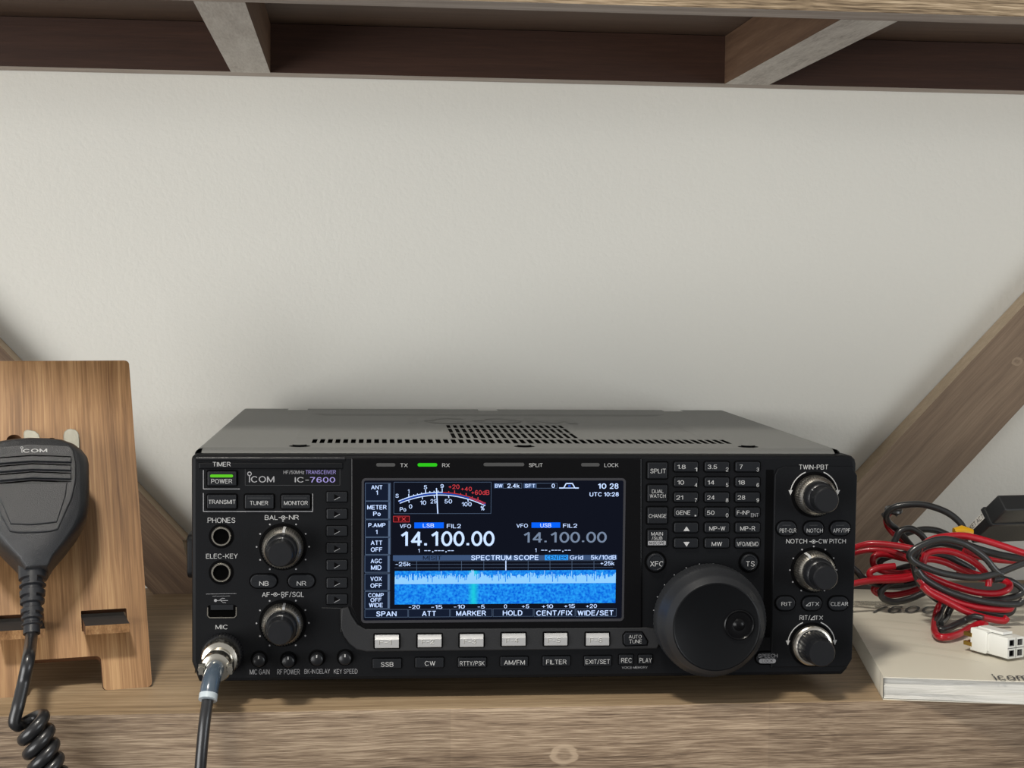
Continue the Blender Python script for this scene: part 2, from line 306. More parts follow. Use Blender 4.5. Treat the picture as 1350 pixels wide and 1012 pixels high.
def rr(x0, y0, x1, y1, r, n=5):
    x0, x1 = min(x0, x1), max(x0, x1); y0, y1 = min(y0, y1), max(y0, y1); r = min(r, (x1-x0)/2*.999, (y1-y0)/2*.999)
    if r <= 1e-6: return [(x0, y0), (x1, y0), (x1, y1), (x0, y1)]
    out = []
    for cx, cy, a0 in ((x1-r, y0+r, -90), (x1-r, y1-r, 0), (x0+r, y1-r, 90), (x0+r, y0+r, 180)):
        for i in range(n+1):
            a = R(a0+90*i/n); out.append((cx+r*math.cos(a), cy+r*math.sin(a)))
    return out
class MB:
    def __init__(s): s.v = []; s.f = []; s.m = []; s.mats = []
    def mi(s, k):
        if k not in s.mats: s.mats.append(k)
        return s.mats.index(k)
    def add(s, V, Fc, k):
        o = len(s.v); s.v += V; i = s.mi(k)
        for f in Fc: s.f.append([a+o for a in f]); s.m.append(i)
    def slab(s, P, w0, w1, k, bev=0, cap=None, bottom=True):
        P = ccw(P); n = len(P)
        rings = [[(x, y, w0) for x, y in P], [(x, y, w1-bev) for x, y in P]]
        if bev > 0:
            rings.append([(x, y, w1-bev*.3) for x, y in inset(P, bev*.3)]); rings.append([(x, y, w1) for x, y in inset(P, bev)])
        V = [p for r_ in rings for p in r_]; Fc = []
        for j in range(len(rings)-1):
            for i in range(n):
                a = j*n+i; b = j*n+(i+1) % n; Fc.append([a, b, b+n, a+n])
        s.add(V, Fc, k); top = [(x, y, w1) for x, y in (inset(P, bev) if bev else P)]
        s.add(top, [list(range(n))], cap or k)
        if bottom: s.add([(x, y, w0) for x, y in P], [list(range(n))[::-1]], k)
    def box(s, x0, x1, y0, y1, z0, z1, k, faces=None):
        V = [(x, y, z) for z in (z0, z1) for y in (y0, y1) for x in (x0, x1)]
        Fs = {'b': [0, 2, 3, 1], 't': [4, 5, 7, 6], 'f': [0, 1, 5, 4], 'k': [2, 6, 7, 3], 'l': [0, 4, 6, 2], 'r': [1, 3, 7, 5]}
        for n_, f in Fs.items(): s.add([V[i] for i in f], [[0, 1, 2, 3]], (faces or {}).get(n_, k))
    def poly(s, P, w, k): P = ccw(P); s.add([(x, y, w) for x, y in P], [list(range(len(P)))], k)
    def line(s, pts, wd, w, k):
        for (x0, y0), (x1, y1) in zip(pts, pts[1:]):
            l = math.hypot(x1-x0, y1-y0) or 1e-9; nx, ny = -(y1-y0)/l*wd/2, (x1-x0)/l*wd/2
            s.poly([(x0-nx, y0-ny), (x1-nx, y1-ny), (x1+nx, y1+ny), (x0+nx, y0+ny)], w, k)
    def frame(s, x0, y0, x1, y1, wd, w, k): s.line([(x0, y0), (x1, y0), (x1, y1), (x0, y1), (x0, y0)], wd, w, k)
    def arc(s, cx, cy, r0, r1, a0, a1, w, k, n=40):
        V = []
        for i in range(n+1):
            a = R(a0+(a1-a0)*i/n); V += [(cx+r0*math.cos(a), cy+r0*math.sin(a), w), (cx+r1*math.cos(a), cy+r1*math.sin(a), w)]
        s.add(V, [[2*i, 2*i+1, 2*i+3, 2*i+2] if a1 > a0 else [2*i, 2*i+2, 2*i+3, 2*i+1] for i in range(n)], k)
    def disc(s, cx, cy, r, w, k, n=14): s.poly([(cx+r*math.cos(2*math.pi*i/n), cy+r*math.sin(2*math.pi*i/n)) for i in range(n)], w, k)
    def lathe(s, cx, cy, prof, k, n=48, knurl=None, close=True):
        """prof: (r, w[, mat]) ; knurl = (i0, i1, amp)"""
        V = []; m = len(prof)
        for j, p in enumerate(prof):
            for i in range(n):
                a = 2*math.pi*i/n; r_ = p[0]
                if knurl and knurl[0] <= j <= knurl[1] and (i//2) % 2: r_ -= knurl[2]
                V.append((cx+r_*math.cos(a), cy+r_*math.sin(a), p[1]))
        o = len(s.v); s.v += V
        for j in range(m-1):
            kk = prof[j+1][2] if len(prof[j+1]) > 2 else k; ii = s.mi(kk)
            for i in range(n):
                a = j*n+i; b = j*n+(i+1) % n; s.f.append([o+a, o+b, o+b+n, o+a+n]); s.m.append(ii)
        if close:
            s.f.append([o+(m-1)*n+i for i in range(n)]); s.m.append(s.mi(prof[-1][2] if len(prof[-1]) > 2 else k))
    def text(s, t, x0, y0, x1, y1, w, k, bold=0):
        if y1 < y0: y0, y1 = y1, y0
        sw = .108 if not bold else (.135 if bold < .1 else (.165 if bold < .3 else .175))
        e = sw*.3*(y1-y0); y0 += e; y1 -= e
        V = []; Fc = []
        for q in stroke_text(t, sw):
            Fc.append([len(V)+i for i in range(4)]); V += [(x0+a*(x1-x0), y0+b*(y1-y0), w+(len(Fc) % 9)*.004) for a, b in q]
        s.add(V, Fc, k)
    def tube(s, pts, r, k, n=12, caps=True):
        pts = [Vector(p) for p in pts]; rad = r if isinstance(r, (list, tuple)) else [r]*len(pts)
        t = (pts[1]-pts[0]).normalized(); up = Vector((0, 0, 1)) if abs(t.z) < .9 else Vector((1, 0, 0))
        a = t.cross(up).normalized(); V = []
        for i, p in enumerate(pts):
            t2 = (pts[min(i+1, len(pts)-1)]-pts[max(i-1, 0)]).normalized()
            a = (a-t2*a.dot(t2)).normalized(); b = t2.cross(a)
            for j in range(n):
                g = 2*math.pi*j/n; V.append(tuple(p+(a*math.cos(g)+b*math.sin(g))*rad[i]))
        Fc = [[i*n+j, i*n+(j+1) % n, (i+1)*n+(j+1) % n, (i+1)*n+j] for i in range(len(pts)-1) for j in range(n)]
        if caps: Fc += [list(range(n))[::-1], [(len(pts)-1)*n+j for j in range(n)]]
        s.add(V, Fc, k)
    def build(s, name, parent=None, frame=None, off=None, ang=32, fixn=False):
        me = bpy.data.meshes.new(name)
        V = [tuple(frame @ Vector(v)) for v in s.v] if frame is not None else s.v
        me.from_pydata(V, [], s.f)
        for k in s.mats: me.materials.append(M[k])
        me.polygons.foreach_set('material_index', s.m); me.update()
        me.shade_smooth(); me.set_sharp_from_angle(angle=R(ang))
        o = bpy.data.objects.new(name, me); COL.objects.link(o)
        if parent: o.parent = parent
        if off: o.location = off
        return o
def thing(name, label, cat, loc=(0, 0, 0), rz=0, group=None):
    o = bpy.data.objects.new(name, None); COL.objects.link(o); o.location = loc; o.rotation_euler = (0, 0, rz)
    o.empty_display_size = .02; o['label'] = label; o['category'] = cat
    if group: o['group'] = group
    return o
def spline(P, n=8):
    P = [Vector(p) for p in P]; Q = [P[0]*2-P[1]]+P+[P[-1]*2-P[-2]]; out = []
    for i in range(1, len(Q)-2):
        for j in range(n):
            t = j/n; a, b, c, d = Q[i-1], Q[i], Q[i+1], Q[i+2]
            out.append(.5*((2*b)+(-a+c)*t+(2*a-5*b+4*c-d)*t*t+(-a+3*b-3*c+d)*t**3))
    out.append(P[-1]); return out

# ------------------------------------------------------------------ wall and shelving unit
ZS = -.010; WY = .312
mb = MB(); mb.box(-1.3, 1.5, WY, WY+.1, -.7, 1.5, 'wall')
w = mb.build('wall_back'); w['kind'] = 'structure'

SH = thing('shelving_unit', 'weathered grey-brown wooden shelf unit with diagonal back braces in front of the white wall', 'shelf', (0, .14, ZS-.09))
so = (0, -.14, -(ZS-.09))
XL, XR = -.75, .85
def P3(name, mb, parent=SH, **k): return mb.build(name, parent, off=so, **k)
mb = MB(); mb.box(XL, XR, -.0175, WY-.001, ZS-.018, ZS, 'w_top', {'f': 'w_top'})
# softly broken front arris
P3('shelf_board', mb)
mb = MB()
prof = [(-.0175, ZS-.0003), (-.0182, ZS-.0009), (-.0188, ZS-.0020), (-.0188, ZS-.0885), (-.018, ZS-.09), (.002, ZS-.09), (.002, ZS-.0185), (-.0170, ZS-.0185)]
V = [(x, y, z) for x in (XL, XR) for y, z in prof]; n = len(prof)
mb.add(V, [[i, (i+1) % n, n+(i+1) % n, n+i][::-1] for i in range(n-1)]+[list(range(n)), [n+i for i in range(n)][::-1]], 'w_front')
P3('front_rail', mb, ang=50)
def brace(P, k, kt):
    m_ = MB(); P = ccw(P); n = len(P); y0, y1 = .290, WY-.0008
    m_.add([(x, y0, z) for x, z in P], [list(range(n))], k)
    m_.add([(x, y1, z) for x, z in P], [list(range(n))[::-1]], k)
    for i in range(n):
        a, b = P[i], P[(i+1) % n]
        m_.add([(a[0], y0, a[1]), (b[0], y0, b[1]), (b[0], y1, b[1]), (a[0], y1, a[1])], [[3, 2, 1, 0]], kt)
    P3('diagonal_brace', m_)
zt = lambda x: .0675-1.08*(x+.2387)
brace([(-.49, zt(-.49)), (-.49, zt(-.49)-.060), (-.2254, -.0072), (-.2228, ZS), (-.165, ZS), (-.198, .004), (-.2035, .027), (-.2010, zt(-.2010))], 'w_brl', 'w_brt')
zu = lambda x: .0641+1.066*(x-.2673)
brace([(.52, zu(.52)), (.1978, ZS), (.266, ZS), (.3151, .0417), (.52, .0417+1.068*(.52-.3151))], 'w_brr', 'w_brt')
# upper level
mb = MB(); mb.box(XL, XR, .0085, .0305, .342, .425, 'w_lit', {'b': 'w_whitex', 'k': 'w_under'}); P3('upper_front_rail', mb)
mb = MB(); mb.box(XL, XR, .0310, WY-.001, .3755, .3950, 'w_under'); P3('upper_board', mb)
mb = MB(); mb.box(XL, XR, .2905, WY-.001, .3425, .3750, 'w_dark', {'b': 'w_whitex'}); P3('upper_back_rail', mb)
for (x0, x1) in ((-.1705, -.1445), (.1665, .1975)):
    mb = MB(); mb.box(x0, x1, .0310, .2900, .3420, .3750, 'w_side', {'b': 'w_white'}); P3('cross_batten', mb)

# ------------------------------------------------------------------ the radio
RAD = thing('radio_transceiver', 'black desktop radio transceiver with a lit blue screen and large tuning dial', 'radio', (0, 0, ZS), PSI)
ro = (0, 0, -ZS)
def part(name, mb, parent=None, label=None, ang=32):
    o = mb.build(name, parent or RAD, frame=FR_RADIO, off=(ro if parent is None else None), ang=ang)
    if label: o['label'] = label
    return o
def T(mb, s, c, x0, y0, x1, y1, d, k='print', bold=0):
    a = PR(*c(x0, y1), d); b = PR(*c(x1, y0), d); mb.text(s, a[0], a[1], b[0], b[1], d+.06, k, bold)
ID = lambda x, y: (x, y)

# front panel
fp = MB()
out = [(-166, 0), (164, 0), (166.8, 3), (168.4, 8), (169.1, 14)]+[(169.1-4.5+4.5*math.cos(R(a)), 109.9+4.5*math.sin(R(a))) for a in (0, 30, 60, 90)] + \
      [(-169.1+2.5-2.5*math.cos(R(a)), 111.9+2.5*math.sin(R(a))) for a in (90, 60, 30, 0)]+[(-169.1, 10)]
out = [(-165.5, 0)]+out[1:]
fp.slab(out, -13, 0, 'plastic', bev=2.0)
# raised right-hand section and a flat black strip painting the shade of its groove
x0, zt_ = PR(1021, 612); x1, zb = PR(1124, 878)
P = [(x0, zb), (x1-3, zb), (x1-.6, zb+4), (x1, 104), (x1-3, 108.8), (x0+5, 108.8), (x0+1.5, 107.5), (x0, 104)]
fp.slab(P, 0, .9, 'plastic', bev=.5)
g0 = PR(1010, 612)[0]; g1 = PR(1020, 612)[0]; zg = PR(1015, 840)[1]
fp.slab([(g0, zg), (g1, zg), (g1, 107), (g0, 107)], 0, .12, 'well')
# left section top roll
a = PR(262, 612); b = PR(452, 618); fp.slab([(a[0], b[1]), (b[0], b[1]), (b[0], a[1]+1), (a[0], a[1]+1)], 0, .7, 'plastic', bev=.6)
xa_, xb_ = PR(259, 604)[0], PR(455, 604)[0]
_V = [(x, 112.3+1.1*math.cos(R(q)), -.3+1.1*math.sin(R(q))) for x in (xa_, xb_) for q in (0, 20, 40, 60, 80, 100, 120, 140, 160, 180)]
fp.add(_V, [[q, q+1, 11+q, 10+q][::-1] for q in range(9)], 'capk')
# printed lettering of the left part
def dots(cx, cy, rpx, dr=1.25):
    c = PR(cx, cy); r = rpx/2.585
    for k in range(12):
        if k == 9: continue
        an = R(30*k); fp.disc(c[0]+r*math.cos(an), c[1]+r*math.sin(an), .42, .12 if cx < 900 else 1.0, 'printdim')
def dotsym(cx, cy, d):                        # the  -(o)-  sign between two legends
    u, v = PR(cx, cy); wv = d+.1
    fp.arc(u, v, .75, 1.05, 0, 360, wv, 'print', 16); fp.disc(u, v, .35, wv, 'print'); fp.line([(u-2.2, v), (u-1.2, v)], .3, wv, 'print'); fp.line([(u+1.2, v), (u+2.2, v)], .3, wv, 'print')
T(fp, 'TIMER', A_, 228, 106, 360, 138, .7)
T(fp, 'PHONES', A_, 190, 518, 395, 556, 0); T(fp, 'ELEC-KEY', A_, 178, 785, 412, 820, 0)
T(fp, 'BAL', A_, 613, 500, 708, 533, 0); T(fp, 'NR', A_, 792, 499, 865, 532, 0); dotsym(*A_(750, 517), 0)
T(fp, 'AF', B_, 592, 227, 650, 262, 0); T(fp, 'RF/SQL', B_, 735, 224, 903, 262, 0); dotsym(*B_(692, 243), 0)
T(fp, 'MIC', B_, 248, 468, 337, 501, 0)
for s, x0_, x1_ in (('MIC GAIN', 502, 648), ('RF POWER', 705, 872), ('BK-IN DELAY', 906, 1096), ('KEY SPEED', 1125, 1300)):
    T(fp, s, B_, x0_, 797 if x0_ < 900 else 795, x1_, 836 if x0_ < 900 else 830, 0, 'printdim')
dots(373, 720.5, 33.7); dots(372.7, 821, 33.7)
# name plate outline and lettering
def fr(c, x0, y0, x1, y1, wd, k, w=.1):
    a = PR(*c(x0, y1)); b = PR(*c(x1, y0)); fp.frame(a[0], a[1], b[0], b[1], wd, w, k)
fr(A_, 468, 152, 1170, 278, .25, 'printemb')
T(fp, 'HF/50MHz', A_, 752, 168, 905, 194, 0, 'printdim'); T(fp, 'TRANSCEIVER', A_, 916, 166, 1140, 195, 0, 'printblue')
T(fp, 'IC-', A_, 835, 218, 940, 256, 0, 'printdim', .06); T(fp, '7600', A_, 948, 218, 1135, 257, 0, 'printblue', .06)
def logo(mb, x0, y0, x1, y1, w, k, bold=0):    # i with a ring for its dot, then COM
    h = y1-y0; r = h*.34
    mb.text('COM', x0+h*.42, y0, x1, y0+h*.93, w, k, bold)
    cx = x0+h*.2; mb.line([(cx, y0), (cx, y0+h*1.02)], h*.15, w, k); mb.arc(cx, y0+h*1.32, r*.62, r, 0, 360, w, k, 24)
a = PR(*A_(490, 256)); b = PR(*A_(685, 208)); logo(fp, a[0], a[1], b[0], b[1], .1, 'printdim', .08)
# metallic edge lines under the top button rows
def ed(c, pts, wd=.45, k='ring', w=.15): fp.line([PR(*c(*p)) for p in pts], wd, w, k)
ed(A_, [(158, 165), (158, 305), (428, 305)], .35, 'printdim'); ed(A_, [(158, 335), (158, 472), (968, 472), (968, 340)], .35, 'printdim')
ed(B_, [(1035, 342), (1175, 345), (1178, 520)], .22, 'ledoff')
# USB socket surround print
ed(B_, [(178, 240), (402, 236)], .15, 'printdim'); ed(B_, [(225, 256), (355, 254)], .12, 'printdim')
u0 = PR(*B_(248, 288)); fp.disc(u0[0], u0[1], .75, .12, 'printdim')
ed(B_, [(248, 288), (340, 288)], .28, 'printdim'); ed(B_, [(275, 288), (295, 272), (318, 272)], .22, 'printdim'); ed(B_, [(285, 288), (305, 303), (325, 303)], .22, 'printdim')
# right side lettering
for s, x0_, y0_, x1_, y1_, cc in (('TWIN-PBT', 338, 142, 580, 180, I_), ('NOTCH', 230, 760, 405, 798, I_), ('CW PITCH', 500, 760, 728, 798, I_)):
    T(fp, s, cc, x0_, y0_, x1_, y1_, .9)
dotsym(*I_(455, 780), .9)
T(fp, 'RIT/', J_, 342, 512, 432, 550, .9); T(fp, 'TX', J_, 470, 514, 538, 548, .9)
def tri(mb, c, x0, y0, x1, y1, d, k='print'):
    p = [PR(*c(*q), d) for q in ((x0, y1), (x1, y1), (x1, y0))]; mb.line([p[0], p[1], p[2], p[0]], .3, d+.07, k)
tri(fp, J_, 434, 514, 468, 548, .9)
dots(1071.5, 750.7, 31.7)
for cx, cy in ((1072.6, 651.5), (1069, 849)):
    c = PR(cx, cy); r = 32/2.56
    for s in (1, -1):
        a0, a1 = (112, 172) if s < 0 else (8, 68)
        fp.arc(c[0], c[1], r-.25, r+.25, a0, a1, 1.02, 'print', 24)
        e = R(172 if s < 0 else 8); ex, ey = c[0]+r*math.cos(e), c[1]+r*math.sin(e); fp.poly([(ex-1.1, ey+.6), (ex+1.1, ey+.6), (ex, ey-2)], 1.03, 'print')
# ticks round the dial
c = PR(930.5, 812)
for k in range(13):
    an = R(90-60+k*15+8); fp.disc(c[0]+27.3*math.cos(an), c[1]+27.3*math.sin(an), .28, .14, 'printdim')
T(fp, 'VOICE MEMORY', F_, 955, 888, 1145, 906, 0, 'printdim')
front = part('front_panel', fp, label='black front panel with white lettering')

# display surround and function strip
db = MB()
def PL(pts, d): return [PR(x, y, d) for x, y in pts]
db.slab(PL([(463, 604), (463, 800), (478, 829), (846, 827), (846, 604)], 1.2), .0, 1.2, 'gloss', bev=.5)
for c_, x0_, x1_, y_, k in ((C_, 175, 345, 118, 'ledoff'), (C_, 543, 718, 118, 'green'), (D_, -85, 278, 115, 'ledoff'), (D_, 783, 948, 117, 'ledoff')):
    a = PR(*c_(x0_, y_+15), 1.2); b = PR(*c_(x1_, y_-15), 1.2); db.slab(rr(a[0], a[1], b[0], b[1], 1), 1.2, 1.36, k)
for s, c_, x0_, x1_, y_ in (('TX', C_, 390, 455, 122), ('RX', C_, 762, 828, 122), ('SPLIT', D_, 318, 440, 121), ('LOCK', D_, 990, 1115, 121)):
    T(db, s, c_, x0_, y_-16, x1_, y_+16, 1.2)
part('display_bezel', db)
st = MB()
st.slab(PL([(450, 802), (449, 826), (453, 838), (461, 849), (470, 856), (483, 859), (866, 855), (874, 842), (866, 829), (852, 827), (482, 829), (471, 823), (463, 811), (459, 800)], 1.6), 0, 1.6, 'soft', bev=.6)
part('function_key_strip', st)
# pilot line beneath the strip belongs to the panel; the screen:
sc = MB()
W0 = 1.25
a = PR(476, 821, W0); b = PR(825, 630, W0)
sc.slab(rr(a[0], a[1], b[0], b[1], 2.0), 1.2, 1.45, 's_frame')
a = PR(479, 817.5, W0); b = PR(822, 633, W0); sc.slab(rr(a[0], a[1], b[0], b[1], 1.0), 1.45, 1.5, 's_bg')
def Q(c, x, y): return PR(*c(x, y), 1.5)
def SR(c, x0, y0, x1, y1, k, w=1.53): a = Q(c, x0, y1); b = Q(c, x1, y0); sc.poly([(a[0], a[1]), (b[0], a[1]), (b[0], b[1]), (a[0], b[1])], w, k)
def SF(c, x0, y0, x1, y1, k='s_line', wd=.2, w=1.55): a = Q(c, x0, y1); b = Q(c, x1, y0); sc.frame(a[0], a[1], b[0], b[1], wd, w, k)
def ST(s, c, x0, y0, x1, y1, k='s_w', bold=.12, w=1.58): a = Q(c, x0, y1); b = Q(c, x1, y0); sc.text(s, a[0], a[1], b[0], b[1], w, k, bold)
def SL(c, pts, wd, k, w=1.56): sc.line([Q(c, *p) for p in pts], wd, w, k)
# left column of soft menus
for (y0, y1, rows) in ((280, 438, (('ANT', 130, 230, 300, 336), ('1', 174, 190, 346, 384))), (442, 600, (('METER', 95, 268, 476, 514), ('Po', 148, 215, 534, 572))),
                       (606, 758, (('P.AMP', 105, 258, 636, 672), ('1', 170, 186, 696, 734))), (764, 914, (('ATT', 127, 228, 792, 830), ('OFF', 127, 228, 852, 890)))):
    SR(C_, 78, y0, 300, y1, 's_box'); SF(C_, 78, y0, 302, y1); SR(C_, 282, y0+6, 297, y1-4, 's_line', 1.545)
    for s, x0_, x1_, a0, a1 in rows: ST(s, C_, x0_, a0, x1_, a1)
for (y0, y1, rows) in ((66, 192, (('AGC', 105, 188, 92, 124), ('MID', 107, 185, 140, 173))), (202, 326, (('VOX', 103, 188, 224, 256), ('OFF', 103, 187, 274, 306))),
                       (332, 460, (('COMP', 86, 202, 346, 376), ('OFF', 103, 184, 382, 411), ('WIDE', 92, 194, 419, 450)))):
    SR(E_, 62, y0, 244, y1, 's_box'); SF(E_, 62, y0, 246, y1); SR(E_, 230, y0+4, 243, y1-3, 's_line', 1.545)
    for s, x0_, x1_, a0, a1 in rows: ST(s, E_, x0_, a0, x1_, a1)
# meter
SF(C_, 332, 272, 1198, 552, 's_line', .15)
def marc(x, lift=0):   # meter arc height at crop x
    t = (x-740)/370; return 362+lift+80*t*t
for lift, x0_, x1_, k, wd in ((0, 372, 765, 's_w', .42), (0, 765, 1150, 's_r', .3), (24, 385, 1145, 's_w', .42), (11, 378, 1148, 's_arc', .45)):
    n = 30; kk = k
    pts = [(x0_+(x1_-x0_)*i/n, marc(x0_+(x1_-x0_)*i/n, lift)) for i in range(n+1)]
    SL(C_, pts, wd, kk, 1.555 if k != 's_arc' else 1.545)
SL(C_, [(1000+i*15, marc(1000+i*15, 12)) for i in range(10)], .35, 's_r', 1.56)
for x, l in ((465, 30), (508, 12), (542, 12), (578, 12), (614, 32), (652, 14), (690, 14), (726, 14), (762, 34)): SL(C_, [(x, marc(x)), (x, marc(x)-l)], .42, 's_w')
for x, l in ((820, 14), (872, 26), (925, 12), (975, 24), (1030, 12), (1080, 24)): SL(C_, [(x, marc(x)), (x, marc(x)-l)], .4, 's_r')
for x, l in ((465, 24), (584, 24), (690, 24), (818, 24), (990, 24)): SL(C_, [(x, marc(x, 24)), (x+3, marc(x, 24)+l)], .4, 's_w')
for s, x0_, x1_, y0, y1, k in (('1', 456, 470, 336, 372, 's_w'), ('5', 598, 628, 300, 334, 's_w'), ('9', 746, 776, 290, 324, 's_w'), ('+20', 820, 916, 294, 332, 's_r'),
                               ('+40', 930, 1026, 314, 350, 's_r'), ('+60dB', 1022, 1182, 344, 384, 's_r'), ('S', 346, 376, 376, 410, 's_w'), ('Po', 385, 442, 496, 532, 's_w'),
                               ('0', 466, 496, 470, 506, 's_w'), ('10', 566, 620, 436, 472, 's_w'), ('25', 658, 712, 424, 460, 's_w'), ('50', 782, 850, 424, 460, 's_w'),
                               ('100', 936, 1024, 450, 486, 's_w'), ('%', 1104, 1138, 484, 522, 's_w')):
    ST(s, C_, x0_, y0, x1_, y1, k, .05)
SL(C_, [(711, 325), (723, 552)], .55, 's_w', 1.6)
# status line
SR(D_, 8, 282, 90, 326, 's_bar'); ST('BW', D_, 18, 288, 84, 320); SF(D_, 90, 282, 256, 326, 's_line', .15); ST('2.4k', D_, 126, 286, 236, 322)
SR(D_, 272, 282, 385, 326, 's_bar'); ST('SFT', D_, 282, 288, 374, 320); SF(D_, 385, 282, 570, 326, 's_line', .15); ST('0', D_, 520, 286, 550, 322)
SL(D_, [(588, 324), (628, 324), (650, 284), (706, 284), (728, 324), (762, 324)], .55, 's_w'); SL(D_, [(628, 324), (728, 324)], .4, 's_w'); SR(D_, 668, 298, 690, 314, 's_arc')
ST('10', D_, 932, 284, 1008, 330); ST('28', D_, 1036, 284, 1116, 330); ST('UTC 10:28', D_, 858, 362, 1118, 398)
# frequencies
SR(C_, 328, 574, 470, 626, 's_rd'); SF(C_, 328, 574, 470, 626, 's_r', .2); ST('TX', C_, 358, 584, 440, 616, 's_r', .08)
ST('VFO', C_, 385, 646, 485, 680, 's_w', .05); SR(C_, 514, 630, 776, 682, 's_b'); ST('LSB', C_, 590, 640, 690, 674, 's_w', .05); ST('FIL2', C_, 803, 644, 928, 680, 's_w', .05)
ST('VFO', D_, 208, 642, 310, 676, 's_w', .05); SR(D_, 342, 630, 598, 678, 's_b'); ST('USB', D_, 420, 638, 518, 674, 's_w', .05); ST('FIL2', D_, 622, 642, 748, 676, 's_w', .05)
ST('14.100.00', C_, 395, 710, 1228, 840, 's_w', .42); ST('14.100.00', D_, 272, 715, 1012, 810, 's_wd', .14)
for c_, x0_ in ((C_, 545), (D_, 370)):
    y0 = 864 if c_ is C_ else 860
    ST('1', c_, x0_+3, y0, x0_+16, y0+34, 's_w', .05)
    for q in (0, 30, 90, 120, 150, 208, 238): SR(c_, x0_+58+q, y0+14, x0_+82+q, y0+20, 's_w')
    for q in (66, 184): SR(c_, x0_+62+q, y0+22, x0_+72+q, y0+32, 's_w')
# scope
SR(E_, 270, 62, 1124, 106, 's_bar'); SR(F_, 0, 62, 918, 104, 's_bar', 1.531); ST('M|S|T', E_, 492, 70, 630, 100, 's_box', .05)
ST('SPECTRUM SCOPE', E_, 848, 64, 1348, 102); SR(F_, 384, 62, 556, 102, 's_cy', 1.54); ST('CENTER', F_, 396, 66, 546, 98, 's_bg', .03); ST('Grid', F_, 570, 66, 668, 98, 's_w', .03)
ST('5k/10dB', F_, 724, 64, 914, 98, 's_w', .03)
for y in (108, 132, 158): SL(E_, [(282, y+1), (1900, y-3)], .12, 's_line')
for x in (446, 612, 778, 943): SL(E_, [(x, 108), (x, 182)], .16, 's_line')
for x in (95, 260, 422, 585, 748): SL(F_, [(x, 104), (x, 178)], .16 if x > 95 else .5, 's_line' if x > 95 else 's_w')
ST('-25k', E_, 290, 116, 400, 146, 's_w', .05); ST('+25k', F_, 797, 110, 900, 140, 's_w', .05)
a = Q(E_, 282, 430); b = Q(E_, 282, 280); c2 = Q(E_, 282, 182); e = Q(F_, 907, 420)
xr = e[0]; xl = a[0]
sc.poly([(xl, a[1]), (xr, a[1]), (xr, b[1]), (xl, b[1])], 1.54, 's_fall')
sc.poly([(xl, b[1]), (xr, b[1]), (xr, c2[1]), (xl, c2[1])], 1.54, 's_fall')
n = 300; hh = (c2[1]-b[1])
for i in range(n):
    u = (i+.5)/n; g = math.exp(-((xl+(xr-xl)*u-PR(624, 780)[0])/1.6)**2)*.36
    h = hh*min(1.05, max(.12, .60+random.gauss(0, .14)+g-(random.random() < .05)*random.uniform(.2, .6)))
    xa = xl+(xr-xl)*i/n; xb = xl+(xr-xl)*(i+1)/n
    sc.poly([(xa, b[1]), (xb, b[1]), (xb, b[1]+h), (xa, b[1]+h)], 1.55, 's_hl')
for s, c_, x0_, x1_, y0 in (('-20', E_, 388, 470, 434), ('-15', E_, 554, 636, 434), ('-10', E_, 720, 803, 432), ('-5', E_, 898, 950, 432), ('0', F_, 80, 104, 430),
                            ('+5', F_, 214, 268, 430), ('+10', F_, 363, 445, 430), ('+15', F_, 528, 607, 428), ('+20', F_, 690, 770, 428)):
    ST(s, c_, x0_, y0, x1_, y0+28, 's_w', .03)
for s, c_, x0_, x1_, f0, f1, y0 in (('SPAN', E_, 145, 297, 62, 380, 480), ('ATT', E_, 485, 588, 386, 690, 478), ('MARKER', E_, 738, 960, 696, 1004, 476), ('HOLD', F_, 72, 218, 0, 298, 474),
                                    ('CENT/FIX', F_, 320, 588, 304, 608, 474), ('WIDE/SET', F_, 626, 892, 614, 914, 474)):
    SR(c_, f0, y0-14, f1, y0+44, 's_box'); SF(c_, f0, y0-14, f1, y0+46, 's_line', .15); ST(s, c_, x0_, y0, x1_, y0+38, 's_w', .16)
part('screen', sc, label='lit colour screen showing meter, frequencies and spectrum')

# buttons ------------------------------------------------------------
def button(c, x0, y0, x1, y1, d=1.6, r=.5, k='key', bev=.45, txt=(), gap=.7, base=0, name='button', label=None, extra=None):
    m_ = MB(); a = PR(*c(x0, y1), base+d); b = PR(*c(x1, y0), base+d)
    m_.slab(rr(a[0]-gap, a[1]-gap, b[0]+gap, b[1]+gap, r+gap), base-.3, base+.15, 'well')
    m_.slab(rr(a[0], a[1], b[0], b[1], r), base+.1, base+d, k, bev=bev)
    for t in txt: T(m_, t[0], t[5] if len(t) > 5 else c, *t[1:5], base+d, t[6] if len(t) > 6 else 'print')
    if extra: extra(m_)
    return part(name, m_, label=label)
def pw(m_):
    a = PR(*A_(208, 219), 2); b = PR(*A_(378, 198), 2); m_.slab(rr(a[0], a[1], b[0], b[1], 1), 2, 2.25, 'greenp')
button(A_, 188, 176, 402, 282, 2, txt=[('POWER', 216, 232, 372, 264)], extra=pw, label='power button with a lit green bar')
def ml(x0, x1, y): 
    return lambda m_: m_.line([PR(*A_(x0, y), 1.6), PR(*A_(x1, y), 1.6)], .35, 1.7, 'printemb')
button(A_, 185, 350, 402, 452, 1.6, txt=[('TRANSMIT', 196, 386, 396, 416)])
button(A_, 465, 350, 678, 452, 1.6, txt=[('TUNER', 503, 394, 638, 424)], extra=ml(485, 655, 372))
button(A_, 736, 350, 948, 452, 1.6, txt=[('MONITOR', 755, 394, 932, 424)], extra=ml(755, 925, 372))
button(B_, 505, 98, 702, 196, 1.4, r=5, txt=[('NB', 572, 146, 642, 178)]); button(B_, 785, 98, 982, 196, 1.4, r=5, txt=[('NR', 850, 146, 920, 178)])
